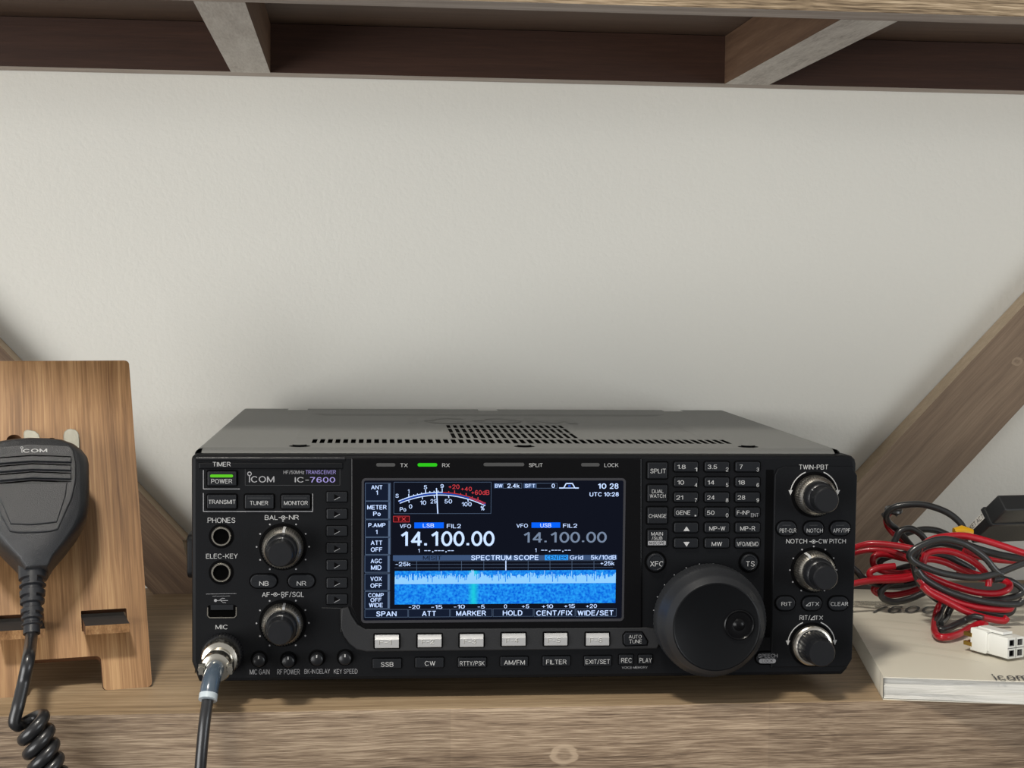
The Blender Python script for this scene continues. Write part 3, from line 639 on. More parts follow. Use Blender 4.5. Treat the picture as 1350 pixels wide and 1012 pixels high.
def arrow(cx, cy):
    def f(m_):
        p = [PR(cx+q[0], cy+q[1], 1.2) for q in ((-3.5, -4), (4, 0), (-3.5, 4))]
        m_.poly(p, 1.27, 'well'); m_.line([p[1], p[2]], .25, 1.3, 'printdim')
    return f
for cy in (655, 677.5, 700, 722.6, 744.8, 768.5, 790):
    button(ID, 430.5, cy-6.8, 457.5, cy+6.8, 1.2, gap=.4, extra=arrow(444, cy))
# silver function keys
for i, (c_, x0_, y0, x1_, y1) in enumerate(((E_, 136, 660, 314, 756), (E_, 454, 658, 630, 750), (E_, 767, 655, 941, 748), (F_, 68, 650, 242, 740), (F_, 382, 648, 552, 738), (F_, 692, 648, 862, 738))):
    m_ = MB(); a = PR(*c_(x0_, y1), 4); b = PR(*c_(x1_, y0), 4)
    m_.slab(rr(a[0]-.8, a[1]-.8, b[0]+.8, b[1]+.8, .8), 1.3, 1.75, 'well')
    V = [(a[0], a[1]), (b[0], a[1]), (b[0], b[1]), (a[0], b[1])]
    h = b[1]-a[1]; w_ = 3.6; zt2 = b[1]
    # wedge-shaped key: lower face upright, upper face sloping back
    prof = [(a[1], 1.4), (a[1], w_-.3), (a[1]+.3, w_), (a[1]+h*.66, w_), (zt2-.2, w_-1.5), (zt2, w_-1.9), (zt2, 1.4)]
    VV = [(x, p[0], p[1]) for x in (a[0], b[0]) for p in prof]; n_ = len(prof)
    m_.add(VV, [[j, j+1, n_+j+1, n_+j][::-1] for j in range(n_-1)], 'fkey'); m_.add(VV, [list(range(n_))[::-1], [n_+j for j in range(n_)]], 'fkey')
    cx = (a[0]+b[0])/2-1; cy = a[1]+h*.28
    m_.text('F-%d' % (i+1), cx-3, cy-.1, cx+3.4, cy+h*.36, w_+.06, 'fkeyp', .08); m_.text('F-%d' % (i+1), cx-3.1, cy+.1, cx+3.3, cy+h*.36+.2, w_+.05, 'fkeyh', .06)
    part('function_key', m_, label='silver function key')
for s, c_, x0_, y0, x1_, y1, t0, t1 in (('SSB', E_, 120, 832, 332, 905, 180, 274), ('CW', E_, 436, 824, 645, 900, 505, 584), ('RTTY/PSK', E_, 752, 824, 962, 896, 766, 948),
                                       ('AM/FM', F_, 55, 818, 258, 892, 82, 236), ('FILTER', F_, 368, 814, 572, 888, 394, 545), ('EXIT/SET', F_, 676, 812, 878, 888, 686, 866),
                                       ('REC', F_, 934, 804, 1040, 876, 950, 1028), ('PLAY', F_, 1078, 804, 1182, 872, 1086, 1176)):
    cy = y0+(42 if x0_ < 900 else 40); button(c_, x0_, y0, x1_, y1, 1.2, r=.4, txt=[(s, t0, cy-17, t1, cy+17)], gap=.4, bev=.3)
def at_shape(m_):
    P = [PR(*F_(x, y), 2.6) for x, y in ((985, 640), (1105, 640), (1145, 705), (1140, 730), (985, 736), (970, 720), (968, 660))]
    m_.slab(P, 1.5, 2.6, 'key', bev=.4)
m_ = MB(); P = ccw([PR(*F_(x, y), 2.6) for x, y in ((985, 640), (1105, 640), (1145, 705), (1140, 730), (985, 736), (970, 720), (968, 660))])
m_.slab(inset(P, -.6), 1.3, 1.72, 'well'); m_.slab(P, 1.5, 2.6, 'key', bev=.4)
T(m_, 'AUTO', F_, 1006, 656, 1102, 682, 2.6); T(m_, 'TUNE', F_, 1010, 690, 1102, 718, 2.6); part('button', m_)
# keypad
for s, y0, y1 in (((('SPLIT', 172, 176, 302, 212),), 124, 258), ((('DUAL', 186, 348, 284, 378), ('WATCH', 168, 388, 300, 416)), 312, 448),
                  ((('CHANGE', 160, 552, 306, 584),), 498, 634), ((('MAIN', 180, 702, 278, 732), ('/SUB', 184, 740, 274, 768)), 686, 822)):
    def ex(m_, y0=y0):
        if y0 == 686:
            a = PR(*G_(154, 812), 1.6); b = PR(*G_(302, 776), 1.6); m_.poly(rr(a[0], a[1], b[0], b[1], .5), 1.66, 'printdim'); T(m_, 'M.SCOPE', G_, 166, 782, 292, 806, 1.68, 'well')
    button(G_, 150, y0, 316, y1, 1.6, r=.4, txt=list(s), extra=ex)
rows = [(118, 200), (248, 326), (374, 454), (500, 580), (626, 708), (756, 836)]
cols = [(372, 572), (628, 832), (884, 1088)]
K = [[('1.8', 398, 468, '1'), ('3.5', 650, 730, '2'), ('7', 917, 944, '3')], [('10', 398, 455, '4'), ('14', 650, 706, '5'), ('18', 905, 962, '6')],
     [('21', 388, 446, '7'), ('24', 646, 708, '8'), ('28', 900, 964, '9')], [('GENE', 386, 506, '.'), ('50', 644, 708, '0'), ('F-INP', 896, 1000, 'ENT')]]
for i in range(4):
    for j in range(3):
        y0, y1 = rows[i]; x0_, x1_ = cols[j]; s, a0, a1, sm = K[i][j]; cy = y0+41
        t = [(s, a0, cy-17, a1, cy+17)]
        if sm == '.': t.append(('.', 542, 560, 556, 572))
        elif sm == 'ENT': t.append(('ENT', 1012, 546, 1074, 576, G_, 'printdim'))
        else: t.append((sm, x1_-30, cy+6, x1_-8, cy+38, G_, 'print'))
        button(G_, x0_, y0, x1_, y1, 1.5, r=.9, txt=t, gap=.6)
for i, j, s, a0, a1 in ((4, 1, 'MP-W', 664, 798), (4, 2, 'MP-R', 922, 1048), (5, 1, 'MW', 684, 772), (5, 2, 'VFO/MEMO', 896, 1074)):
    y0, y1 = rows[i]; x0_, x1_ = cols[j]; cy = (y0+y1)/2+6; button(G_, x0_, y0, x1_, y1, 1.5, r=.9, txt=[(s, a0, cy-18, a1, cy+18)], gap=.6)
for i, s in ((4, 1), (5, -1)):
    y0, y1 = rows[i]; cy = (y0+y1)/2+8
    def ex(m_, s=s, cy=cy): m_.poly([PR(*G_(475+q[0], cy-q[1]*s), 1.5) for q in ((-26, -19), (26, -19), (0, 20))], 1.57, 'print')
    button(G_, cols[0][0], y0, cols[0][1], y1, 1.5, r=.9, gap=.6, extra=ex)
def rbtn(c, cx, cy, rpx, s, x0, y0, x1, y1):
    m_ = MB(); u, v = PR(*c(cx, cy), 2); r = rpx/2.6
    m_.lathe(u, v, [(r+1.1, 0), (r+1.1, .2), (r+.2, .2)], 'well', 40, close=True)
    m_.lathe(u, v, [(r, .1), (r, 1.5), (r-.5, 2.1), (r-.9, 2.2), (r-1.2, 1.95)], 'key', 40); T(m_, s, c, x0, y0, x1, y1, 2.0); part('button', m_)
rbtn(H_, 140, 120, 12, 'XFC', 96, 110, 194, 148); rbtn(H_, 835, 122, 11.5, 'TS', 806, 110, 872, 148)
def sp(m_):
    a = PR(*H_(902, 866), 1.2); b = PR(*H_(1028, 830), 1.2); m_.poly(rr(a[0], a[1], b[0], b[1], 2), 1.27, 'printdim'); T(m_, 'LOCK', H_, 925, 836, 1008, 860, 1.3, 'well')
button(H_, 882, 785, 1046, 872, 1.2, r=3, txt=[('SPEECH', 896, 796, 1040, 824, H_, 'printdim')], extra=sp)
for c_, x0_, y0, x1_, y1, s, t0, t1, u0, u1 in ((I_, 154, 616, 318, 732, 'PBT-CLR', 176, 314, 674, 706), (I_, 378, 616, 545, 732, 'NOTCH', 402, 536, 674, 706), (I_, 600, 616, 768, 732, 'APF/TPF', 622, 764, 674, 706),
                                              (J_, 146, 356, 308, 472, 'RIT', 190, 276, 400, 432), (J_, 366, 356, 530, 472, 'TX', 438, 506, 400, 432), (J_, 586, 356, 752, 472, 'CLEAR', 602, 748, 400, 432)):
    ex = None
    if s == 'TX': ex = lambda m_: tri(m_, J_, 396, 402, 432, 432, 2.22)
    if c_ is I_: ex = lambda m_, x0_=x0_: m_.line([PR(*I_(x0_+45, 646), 2.1), PR(*I_(x0_+115, 646), 2.2)], .3, 2.27, 'printemb')
    button(c_, x0_, y0, x1_, y1, 1.3, r=4.5, base=.9, txt=[(s, t0, u0, t1, u1)], extra=ex)

# knobs ---------------------------------------------------------------
def knob(cx, cy, kind, ang=90):
    u, v = PR(cx, cy); e = bpy.data.objects.new('control_knob', None)
    m_ = MB()
    if kind == 'single':
        m_.lathe(u, v, [(11.6, .8), (11.6, 1.1), (10.6, 1.1)], 'well', 64)
        m_.lathe(u, v, [(10.3, 1), (10.3, 4.2, 'ring'), (9.6, 5.0, 'ring'), (8.6, 5.2, 'ring'), (8.3, 5.4), (7.6, 14), (7.0, 20), (6.4, 21)], 'capk', 96, knurl=(4, 5, .25))
        part('control_knob', m_)
        return
    b0 = .9 if cx > 900 else 0
    m_.lathe(u, v, [(11.9, b0), (11.9, b0+.12), (9.6, b0+.13)], 'well', 64)
    m_.lathe(u, v, [(10.2, b0+.1), (10.3, b0+1.5), (10.1, b0+6.6), (9.5, b0+7.6), (8.5, b0+8.8), (8.2, b0+8.2)], 'ring', 192, knurl=(1, 2, .38))
    mk = R(ang); dx, dy = math.cos(mk), math.sin(mk)
    px_, py_ = -dy*.65, dx*.65
    V = [(u+dx*r_+s*px_, v+dy*r_+s*py_, w_) for r_, w_ in ((10.45, b0+1.5), (10.25, b0+7.6), (9.7, b0+8.75), (8.5, b0+8.95)) for s in (1, -1)]
    if kind != 'twin': m_.add(V, [[2*j, 2*j+1, 2*j+3, 2*j+2][::-1] for j in range(3)], 'print')
    ko = part('control_knob', m_, label='concentric knob with a knurled metal ring')
    c_ = MB()
    c_.lathe(u, v, [(8.0, b0+7), (8.0, b0+9.5), (7.9, b0+13.5), (7.2, b0+14.5), (6.6, b0+15), (6.3, b0+22.6), (5.7, b0+23.4)], 'capk', 96, knurl=(1, 2, .12))
    c_.slab([(u+dx*6.2-px_*.5, v+dy*6.2-py_*.5), (u+dx*7.1-px_*.5, v+dy*7.1-py_*.5), (u+dx*7.1+px_*.5, v+dy*7.1+py_*.5), (u+dx*6.2+px_*.5, v+dy*6.2+py_*.5)], b0+14.8, b0+15.2, 'print')
    o = part('inner_knob', c_, parent=ko)
knob(373, 720.5, 'dual', 84); knob(372.7, 821, 'dual', 84); knob(1072.6, 651.5, 'twin', 140); knob(1071.5, 750.7, 'dual', 118); knob(1069, 849, 'single')
for c_, cx, cy in ((B_, 568, 735), (B_, 786, 740), (B_, 998, 727), (B_, 1207, 722)):
    m_ = MB(); u, v = PR(*c_(cx, cy), 4); m_.lathe(u, v, [(4.3, 0), (4.3, .2), (3.3, .2)], 'well', 32)
    m_.lathe(u, v, [(3.2, .1), (3.2, 3.4), (2.9, 4.6), (2.2, 5.0)], 'capk', 32); m_.slab([(u-.3, v+1.2), (u+.3, v+1.2), (u+.3, v+2.6), (u-.3, v+2.6)], 4.8, 5.1, 'print'); part('small_knob', m_)
# tuning dial
u, v = PR(930.5, 812); m_ = MB()
m_.lathe(u, v, [(25.5, 0), (25.5, .3), (20, .3)], 'well', 64)
m_.lathe(u, v, [(20, .3), (20, 4), (27.6, 4.6), (28.3, 5.4), (28.2, 14), (27.6, 15.5), (26.4, 17), (25.6, 21.5), (24.6, 23), (23.4, 24.5), (22.6, 25.7), (22.2, 26.2), (21.6, 26.35, 'dialf'), (21.0, 26.1, 'dialf')], 'dialm', 360, knurl=(3, 4, .12))
du, dv = PR(974.3, 823.5, 26.3)
dl = part('tuning_dial', m_, label='large black tuning dial')
m_ = MB(); m_.lathe(du, dv, [(7.6, 26.0), (7.6, 26.9), (7.1, 27.2), (6.7, 26.9), (6.4, 26.35), (4.0, 26.5), (3.0, 26.3), (2.2, 26.9), (1.0, 27.3)], 'gloss', 48)
part('finger_rest', m_, parent=dl)
# jacks
for cx, cy in (A_(290, 657), A_(289, 925)):
    m_ = MB(); u, v = PR(cx, cy, 1); m_.lathe(u, v, [(6.2, 0), (6.2, .15), (5, .15)], 'well', 40)
    m_.lathe(u, v, [(4.9, .1), (4.9, 1.0), (4.6, 1.4), (4.0, 1.4), (3.7, .9), (3.7, .25)], 'steel', 48, close=False); m_.disc(u, v, 3.75, .3, 'dark', 32); part('jack_socket', m_, label='chrome-rimmed jack socket')
# usb port
m_ = MB(); a = PR(*B_(190, 415), 0); b = PR(*B_(402, 322), 0)
m_.slab(rr(a[0], a[1], b[0], b[1], 1), 0, .2, 'dark'); m_.line([(a[0], b[1]-1), (a[0], a[1]+1), (a[0]+1, a[1]), (b[0]-1, a[1]), (b[0], a[1]+1), (b[0], b[1]-1)], .45, .45, 'steel')
m_.slab([(a[0]+1.5, a[1]+4), (b[0]-1.5, a[1]+4), (b[0]-1.5, a[1]+6.5), (a[0]+1.5, a[1]+6.5)], .2, .6, 'key'); part('usb_port', m_)

# case: sides, back, bottom, and the slotted top cover
cs = MB(); XA, XB, ZT, YB = -168.2, 163.0, 116.7, 281.3
def yw(y): return -y
r = 3.5
outl = [(XA, 3), (XB, 3)]+[(XB-r+r*math.cos(R(a)), ZT-r+r*math.sin(R(a))) for a in (0, 30, 60)]+[(XB-r, ZT-1.6), (XA+r, ZT-1.6)]+[(XA+r+r*math.cos(R(a)), ZT-r+r*math.sin(R(a))) for a in (120, 150, 180)]
cs.slab(outl, -YB, -12.9, 'dark'); 
case = part('case_body', cs)
cs2 = MB()
for side in (0, 1):
    pass
sidel = MB()
tp = MB()
# side skins with rounded shoulders, one continuous sheet with the top
n_ = 8
def shoulder(x, sgn):
    return [(x+sgn*r*(1-math.cos(R(a))) if False else 0, 0) for a in ()]
prof = [(XA-.3, 2)]+[(XA-.3+r-r*math.cos(R(a)), ZT-r+r*math.sin(R(a))) for a in (0, 20, 40, 60, 75, 90)]
prof2 = [(XB+.3, 2)]+[(XB+.3-r+r*math.cos(R(a)), ZT-r+r*math.sin(R(a))) for a in (0, 20, 40, 60, 75, 90)]
YF = 9.0
for pr, flip in ((prof, False), (prof2, True)):
    V = [(p[0], p[1], -y) for y in (YF, YB) for p in pr]; m = len(pr)
    Fc = [[i, i+1, m+i+1, m+i] for i in range(m-1)]
    tp.add(V, [f[::-1] for f in Fc] if flip else Fc, 'cover')
x0t, x1t = XA-.3+r, XB+.3-r
def tri_rect(xa, xb, ya, yb, z=ZT): tp.add([(xa, z, -ya), (xb, z, -ya), (xb, z, -yb), (xa, z, -yb)], [[0, 1, 2, 3]], 'cover')
# front roll-over
V = [(x, z, -y) for z, y in ((ZT, YF+4.5), (ZT-.45, YF+2.6), (ZT-1.6, YF-.2), (ZT-3.0, YF-1.6), (ZT-6, YF-1.8)) for x in (x0t, x1t)]
tp.add(V, [[2*i, 2*i+2, 2*i+3, 2*i+1] for i in range(4)], 'cover')
# recess and holes
RX0, RX1, RY0, RY1 = -121, 113.5, 66.0, 240.0; DR = .9; ZR = ZT-DR
def band(y0, y1, holes, z0=ZT, ins=None):
    """strip of sheet from y0 to y1 with rectangular holes [(xa, xb)]; inside the recess it lies lower"""
    xs = sorted(set([x0t, x1t]+[q for h in holes for q in h]+([RX0, RX1] if ins else [])))
    for a, b in zip(xs, xs[1:]):
        mid = (a+b)/2
        if any(h[0] < mid < h[1] for h in holes): continue
        z = ZR if ins and RX0 < mid < RX1 else ZT
        tri_rect(a, b, y0, y1, z)
pitch = (111.1+110.2)/54
row = [(-110.2+pitch*i-1.25, -110.2+pitch*i+1.25) for i in range(55)]
gp = 4.0; grid = [(-34.6+gp*i-1.1, -34.6+gp*i+1.1) for i in range(18)]
scr = [(-121.5, -112), (-5.6, 3.6), (112.5, 121.7)]
band(YF+4.5, 17, []); band(17, 25, []); band(25, 37.5, []); band(37.5, 60, row); band(60, 66, [])
for y0, y1, h in ((66, 78, []), (78, 107, grid), (107, 112, []), (112, 137.5, grid), (137.5, 143, []), (143, 162, grid), (162, 240, [])): band(y0, y1, h, ins=True)
for xa, xb in ((x0t, -137), (-124, -9), (4, 118), (131, x1t)): tri_rect(xa, xb, 240, YB)
for xa, xb in ((-137, -124), (-9, 4), (118, 131)): tri_rect(xa, xb, 240, YB-12)
for (xa, ya, xb, yb) in ((RX0, RY0, RX1, RY0), (RX1, RY1, RX0, RY1), (RX0, RY1, RX0, RY0), (RX1, RY0, RX1, RY1)):
    ix = lambda x: x+(9 if x == RX0 else -9); iy = lambda y: y+(1 if y == RY0 else -4)
    tp.add([(xa, ZT+.02, -ya), (xb, ZT+.02, -yb), (ix(xb), ZR+.02, -iy(yb)), (ix(xa), ZR+.02, -iy(ya))], [[0, 1, 2, 3]], 'cover')
# embossed lettering in the recess

ex0, ex1, ey0, ey1 = -58, 47, 176, 214
V = []; top = ZR+.07
for i_, q4 in enumerate(stroke_text('ICOM', .2)):
    top = ZR+.12+(i_ % 9)*.02
    tp.add([(ex0+a_*(ex1-ex0), top, -(ey0+b_*(ey1-ey0))) for a_, b_ in q4], [[0, 1, 2, 3]], 'coverd')
tc = part('top_cover', tp, label='grey steel top cover with ventilation slots', ang=40)
for xa, xb in scr:
    m_ = MB(); cx = (xa+xb)/2; m_2 = []
    m_.lathe(0, 0, [(5.4, .02), (5.4, .06), (3.6, .07), (3.6, .9, 'well'), (3.0, 1.15, 'cover')], 'well', 32)
    o = m_.build('cover_screw', RAD, frame=Matrix.Translation((cx*.001, .021, ZT*.001)) @ MM, off=ro)
# side handle and feet
m_ = MB(); fr_ = Matrix(((0, 0, -.001, (XA-.3)*.001), (.001, 0, 0, 0), (0, .001, 0, 0), (0, 0, 0, 1)))
hz1 = PR(246, 704, -25)[1]; hz0 = PR(246, 762, -25)[1]
m_.slab(rr(22, hz0, 150, hz1, 4), 0, 5.6, 'plastic', bev=1.2); 
o = m_.build('side_handle', RAD, frame=fr_, off=ro)
for fx, fy in ((-135, 64), (130, 64), (-135, 250), (130, 250)):
    m_ = MB(); m_.lathe(0, 0, [(9, 0), (10, 1), (10, 13)], 'rub', 32); m_.add([(10*math.cos(-2*math.pi*i/32), 10*math.sin(-2*math.pi*i/32), .0) for i in range(32)], [list(range(32))], 'rub')
    m_.build('foot', RAD, frame=Matrix.Translation((fx*.001, fy*.001, ZS)) @ MM, off=ro)

# ------------------------------------------------------------------ microphone plug geometry (world mm frame follows the radio)
RW = Matrix.Rotation(PSI, 4, 'Z')
def radio_pt(px, py, d): u, v = PR(px, py, d); return RW @ Vector((u/1000, -d/1000, v/1000))

# ------------------------------------------------------------------ bamboo stand
FT = Vector((-.192, .035, ZS)); sy, tau = R(14), R(32.7)
SA = Vector((math.cos(sy), math.sin(sy), 0)); SHh = Vector((-math.sin(sy), math.cos(sy), 0))
SB = Vector((0, 0, math.cos(tau)))+SHh*math.sin(tau); SN = SA.cross(SB)
FS = Matrix(((SA.x, SB.x, SN.x, FT.x), (SA.y, SB.y, SN.y, FT.y), (SA.z, SB.z, SN.z, FT.z), (0, 0, 0, 1))) @ MM
def on_stand(px, py, off=0):
    d = ray(px, py); O = FT+SN*(off/1000); t = (O-CAM).dot(SN)/d.dot(SN); p = CAM+d*t-O; return (p.dot(SA)*1000, p.dot(SB)*1000)
STD = thing('phone_stand', 'tilted bamboo stand behind the black hand microphone', 'stand', FT)
STD.rotation_euler = Matrix(((SA.x, SB.x, SN.x), (SA.y, SB.y, SN.y), (SA.z, SB.z, SN.z))).to_euler()
STI = FS_I = None
def SPt(name, mb, parent=STD, **k):
    o = mb.build(name, parent, **k); return o
Lb = 196.3
def plate_with_holes(outline, holes, w0, w1, k, ke):
    import bmesh
    from mathutils.geometry import tessellate_polygon
    loops = [ccw(outline)]+[ccw(h)[::-1] for h in holes]
    tess = tessellate_polygon([[Vector((x, y, 0)) for x, y in l] for l in loops]); flat = [p for l in loops for p in l]
    m_ = MB()
    for w_, fl in ((w1, False), (w0, True)):
        V = [(x, y, w_) for x, y in flat]; Fc = []
        for t in tess:
            a, b, c = [flat[i] for i in t]; ar = (b[0]-a[0])*(c[1]-a[1])-(c[0]-a[0])*(b[1]-a[1])
            t = list(t) if ar > 0 else list(t)[::-1]; Fc.append(t[::-1] if fl else t)
        m_.add(V, Fc, k)
    for l in loops:
        n = len(l); m_.add([(x, y, w_) for w_ in (w0, w1) for x, y in l], [[i, (i+1) % n, n+(i+1) % n, n+i] for i in range(n)], ke)
    return m_
def rcorner(pts, rs, n=5):
    out = []; N_ = len(pts)
    for i, p in enumerate(pts):
        r_ = rs[i]
        if r_ == 0: out.append(p); continue
        a = Vector(pts[i-1])-Vector(p); b = Vector(pts[(i+1) % N_])-Vector(p); a.normalize(); b.normalize(); P = Vector(p)
        for j in range(n+1):
            t = j/n; out.append(tuple((P+a*r_)*(1-t)**2+P*2*t*(1-t)+(P+b*r_)*t*t))
    return out
ct = on_stand(133, 864)
BW = 87
pts = [(-.4, 0), (0, Lb), (-BW, Lb), (-BW, 0), (-62, 0), (-62, ct[1]), (-25.3, ct[1]), (-25, 0)]
outline = rcorner(pts, [3, 3, 3, 3, 2.5, 2.5, 3, 2.5])
holes = []
s0 = on_stand(107, 812); s1 = on_stand(169, 806)
hx0, hx1 = -34.2, -10.8; hv0 = on_stand(140, 828)[1]-1; hv1 = on_stand(140, 803)[1]
holes.append(rr(hx0, hv0, hx1, hv1, .6)); holes.append(rr(-BW-hx1, hv0, -BW-hx0, hv1, .6))
for x0_, x1_, yt in ((8, 29, 573), (61, 75, 577)):
    a = on_stand(x0_, yt); b = on_stand(x1_, yt); rad_ = (b[0]-a[0])/2; holes.append(rr(a[0], a[1]-34, b[0], a[1], rad_*.95, 8))
SPt('front_board', plate_with_holes(outline, holes, -5, 0, 'bamboo', 'bambooe'), frame=MM)
# second board: horizontal tabs through the slots, the leg behind
def W2S(p): q = Vector(p)-FT; return (q.dot(SA), q.dot(SB), q.dot(SN))
tabf = Matrix(((SA.x, SHh.x, 0, 0), (SA.y, SHh.y, 0, 0), (0, 0, 1, 0), (0, 0, 0, 1)))
pc = (hv0+hv1)/2
base_c = FT+SB*((hv0+1.0)/1000)          # lower lip of the slot
FT2 = (FS @ MM.inverted()).inverted() @ Matrix.Translation(base_c) @ tabf @ MM
m_ = MB(); TT = 5.0
for xa in (hx0+.6, -BW-hx1+.6):
    xb = xa+(hx1-hx0)-1.2
    m_.box(xa, xb, -15, 70, .4, TT, 'bamboo', {'t': 'felt', 'l': 'bambooe', 'r': 'bambooe'})
m_.box(-BW-hx1+.6, hx1-.6, 30, 70, .4, TT, 'bamboo')
SPt('ledge_board', m_, frame=FT2)
m_ = MB(); lz = (ZS-base_c.z)*1000
m_.box(-BW+8, -8, 64, 69, lz, .3, 'bamboo'); SPt('rear_leg', m_, frame=FT2)

# grey bracket with two rounded prongs
BR = thing('metal_bracket', 'pale grey metal bracket whose two rounded prongs show above the microphone', 'bracket', FT+SB*.1)
m_ = MB()
a0 = on_stand(31, 565.5, 3); a1 = on_stand(53, 565.5, 3); b0_ = on_stand(83.3, 564, 3); b1 = on_stand(104, 564, 3)
vb = a0[1]-42
P = [(a0[0], vb), (b1[0], vb)]+[(b1[0]-4*(1-math.cos(R(q))), b1[1]-4+4*math.sin(R(q))) for q in (0, 30, 60, 90)]+[(b0_[0]+4*(1-math.cos(R(q))), b0_[1]-4+4*math.sin(R(q))) for q in (90, 60, 30, 0)]
P += [(b0_[0], vb+16), (a1[0], vb+16)]+[(a1[0]-5.4*(1-math.cos(R(q))), a1[1]-5.4+5.4*math.sin(R(q))) for q in (0, 30, 60, 90)]+[(a0[0]+2*(1-math.cos(R(q))), a0[1]-2+2*math.sin(R(q))) for q in (90, 45, 0)]
m_.slab(P, .3, 2.6, 'prong', bev=.5)
o = m_.build('bracket_plate', BR, frame=FS, off=-BR.location)

# ------------------------------------------------------------------ hand microphone
WF = 36.0                                       # front surface in front of the board
MIC = thing('hand_microphone', 'black hand microphone with ribbed grille and coiled cord, plugged into the radio', 'microphone', FT+SB*.03+SN*.02)
mo = -MIC.location
def MP(name, mb, parent=MIC, label=None, **k):
    o = mb.build(name, parent, off=(mo if parent is MIC else None), **k)
    if label: o['label'] = label
    return o
C4 = crop(0, 560, 4.6)
def mo_pts(w_, half, c=C4):
    """right-hand outline in crop pixels mirrored about the microphone's axis"""
    ax = on_stand(43, 650, w_)[0]; pr = [on_stand(*c(*p), w_) for p in half]
    pr = [(max(0, p[0]-ax), p[1]) for p in pr]; return ax, pr
right = [(196, 98), (300, 101), (390, 110), (450, 132), (500, 168), (530, 205), (539, 250), (541, 380), (540, 500), (524, 578), (478, 660), (400, 760), (330, 840), (292, 905)]
ax, pr = mo_pts(24, right)
def shell(scale_u, dv_top, dv_bot, w_):
    vt = max(p[1] for p in pr); vb_ = min(p[1] for p in pr); out = []
    for u_, v_ in pr:
        t = (v_-vb_)/(vt-vb_); out.append((u_*scale_u, v_-dv_top*t+dv_bot*(1-t), w_))
    return out
levels = [shell(.70, 7, 2, 10), shell(.88, 3, 1, 11.5), shell(.97, .8, .3, 15), shell(1, 0, 0, 20), shell(1, 0, 0, 25), shell(.97, .6, 0, 28.5), shell(.90, 1.8, .3, 31.5), shell(.835, 3.0, .8, 33.2), shell(.80, 3.6, 1.5, 33.8)]
m_ = MB(); V = []; np_ = len(pr)
for lv in levels:
    full = [(ax-u_, v_, w_) for u_, v_, w_ in lv[::-1]]+[(ax+u_, v_, w_) for u_, v_, w_ in lv[1:]]
    V += full
nn = 2*np_-1
Fc = []
for j in range(len(levels)-1):
    for i in range(nn):
        a = j*nn+i; b = j*nn+(i+1) % nn; Fc.append([a, a+nn, b+nn, b])
Fc.append([(len(levels)-1)*nn+i for i in range(nn)][::-1]); Fc.append(list(range(nn)))
m_.add(V, Fc, 'mic')
body = MP('microphone_body', m_, frame=FS, ang=50)
# raised face: ridge, inner plate, ribs
def mp_(x, y, w_): return on_stand(*C4(x, y), w_)
m_ = MB()
half = [(196, 112), (420, 122), (446, 150), (462, 230), (462, 330), (438, 440), (352, 632), (300, 646), (196, 652)]
def mirror(half, w_):
    a_, p_ = mo_pts(w_, half); return [(a_+u_, v_) for u_, v_ in p_]+[(a_-u_, v_) for u_, v_ in p_[::-1] if u_ > .05]
P = mirror(half, 34.5); m_.slab(P, 31, 34.6, 'mic', bev=.7)
half2 = [(196, 350), (408, 350), (398, 430), (345, 590), (196, 606)]
P = mirror(half2, 34.8); m_.slab(P, 34.3, 35.3, 'mic', bev=.5)
for k_, (ya, yb) in enumerate(((192, 226), (243, 276), (293, 328))):
    P = mirror([(196, ya-2), (300, ya+1), (432, ya+6), (432, yb+2), (196, yb-4)], 34.8); m_.slab(P, 34.3, 35.7, 'mic', bev=.4)
for ya in (183, 233, 283, 334):
    P = mirror([(196, ya-2), (350, ya+3), (350, ya+12), (196, ya+7)], 34.7); m_.slab(P, 34.4, 34.75, 'dark')
    P = mirror([(350, ya+3), (432, ya+7), (432, ya+11), (350, ya+10)], 34.7)
    for q in (P[:4], P[4:]): m_.slab(q, 34.4, 34.73, 'dark')
a = mp_(128, 168, 34.7); b = mp_(286, 142, 34.7); logo(m_, a[0], a[1], b[0], b[1], 34.75, 'print', .1)
MP('grille_face', m_, parent=body, frame=FS)
# strain relief
C5 = crop(0, 680, 6.136)
def relw(y):  # centre and half width in px along the relief
    t = (y-742)/(834-742); return (43.6-t*1.8, 20.6-7.6*t if t < .9 else 11.5)
m_ = MB(); V = []; nr = 24; ys = [738+i*1.6 for i in range(62)]
rel_axis = []
for y in ys:
    cx, hw = relw(y); c0 = on_stand(cx, y, 25); r_ = abs(on_stand(cx+hw, y, 25)[0]-c0[0])
    rb = [(765, 770), (774, 779), (787, 790), (797, 802), (809, 812), (818, 822)]
    g = any(lo <= y <= hi for lo, hi in rb); full = any(lo <= y <= hi for lo, hi in rb[1::2])
    for i in range(nr):
        an = 2*math.pi*i/nr; rr_ = r_
        if full: rr_ = r_*.80
        elif g and abs(math.cos(an)) > .45: rr_ = r_*.80
        ca, sa = math.cos(an), math.sin(an)
        V.append((c0[0]+rr_*ca, c0[1], 25+rr_*sa*(.92 if sa > 0 else .8)))
Fc = [[j*nr+i, j*nr+(i+1) % nr, (j+1)*nr+(i+1) % nr, (j+1)*nr+i][::-1] for j in range(len(ys)-1) for i in range(nr)]
Fc.append([(len(ys)-1)*nr+i for i in range(nr)]); Fc.append(list(range(nr))[::-1])
m_.add(V, Fc, 'micd'); MP('strain_relief', m_, frame=FS, ang=40)
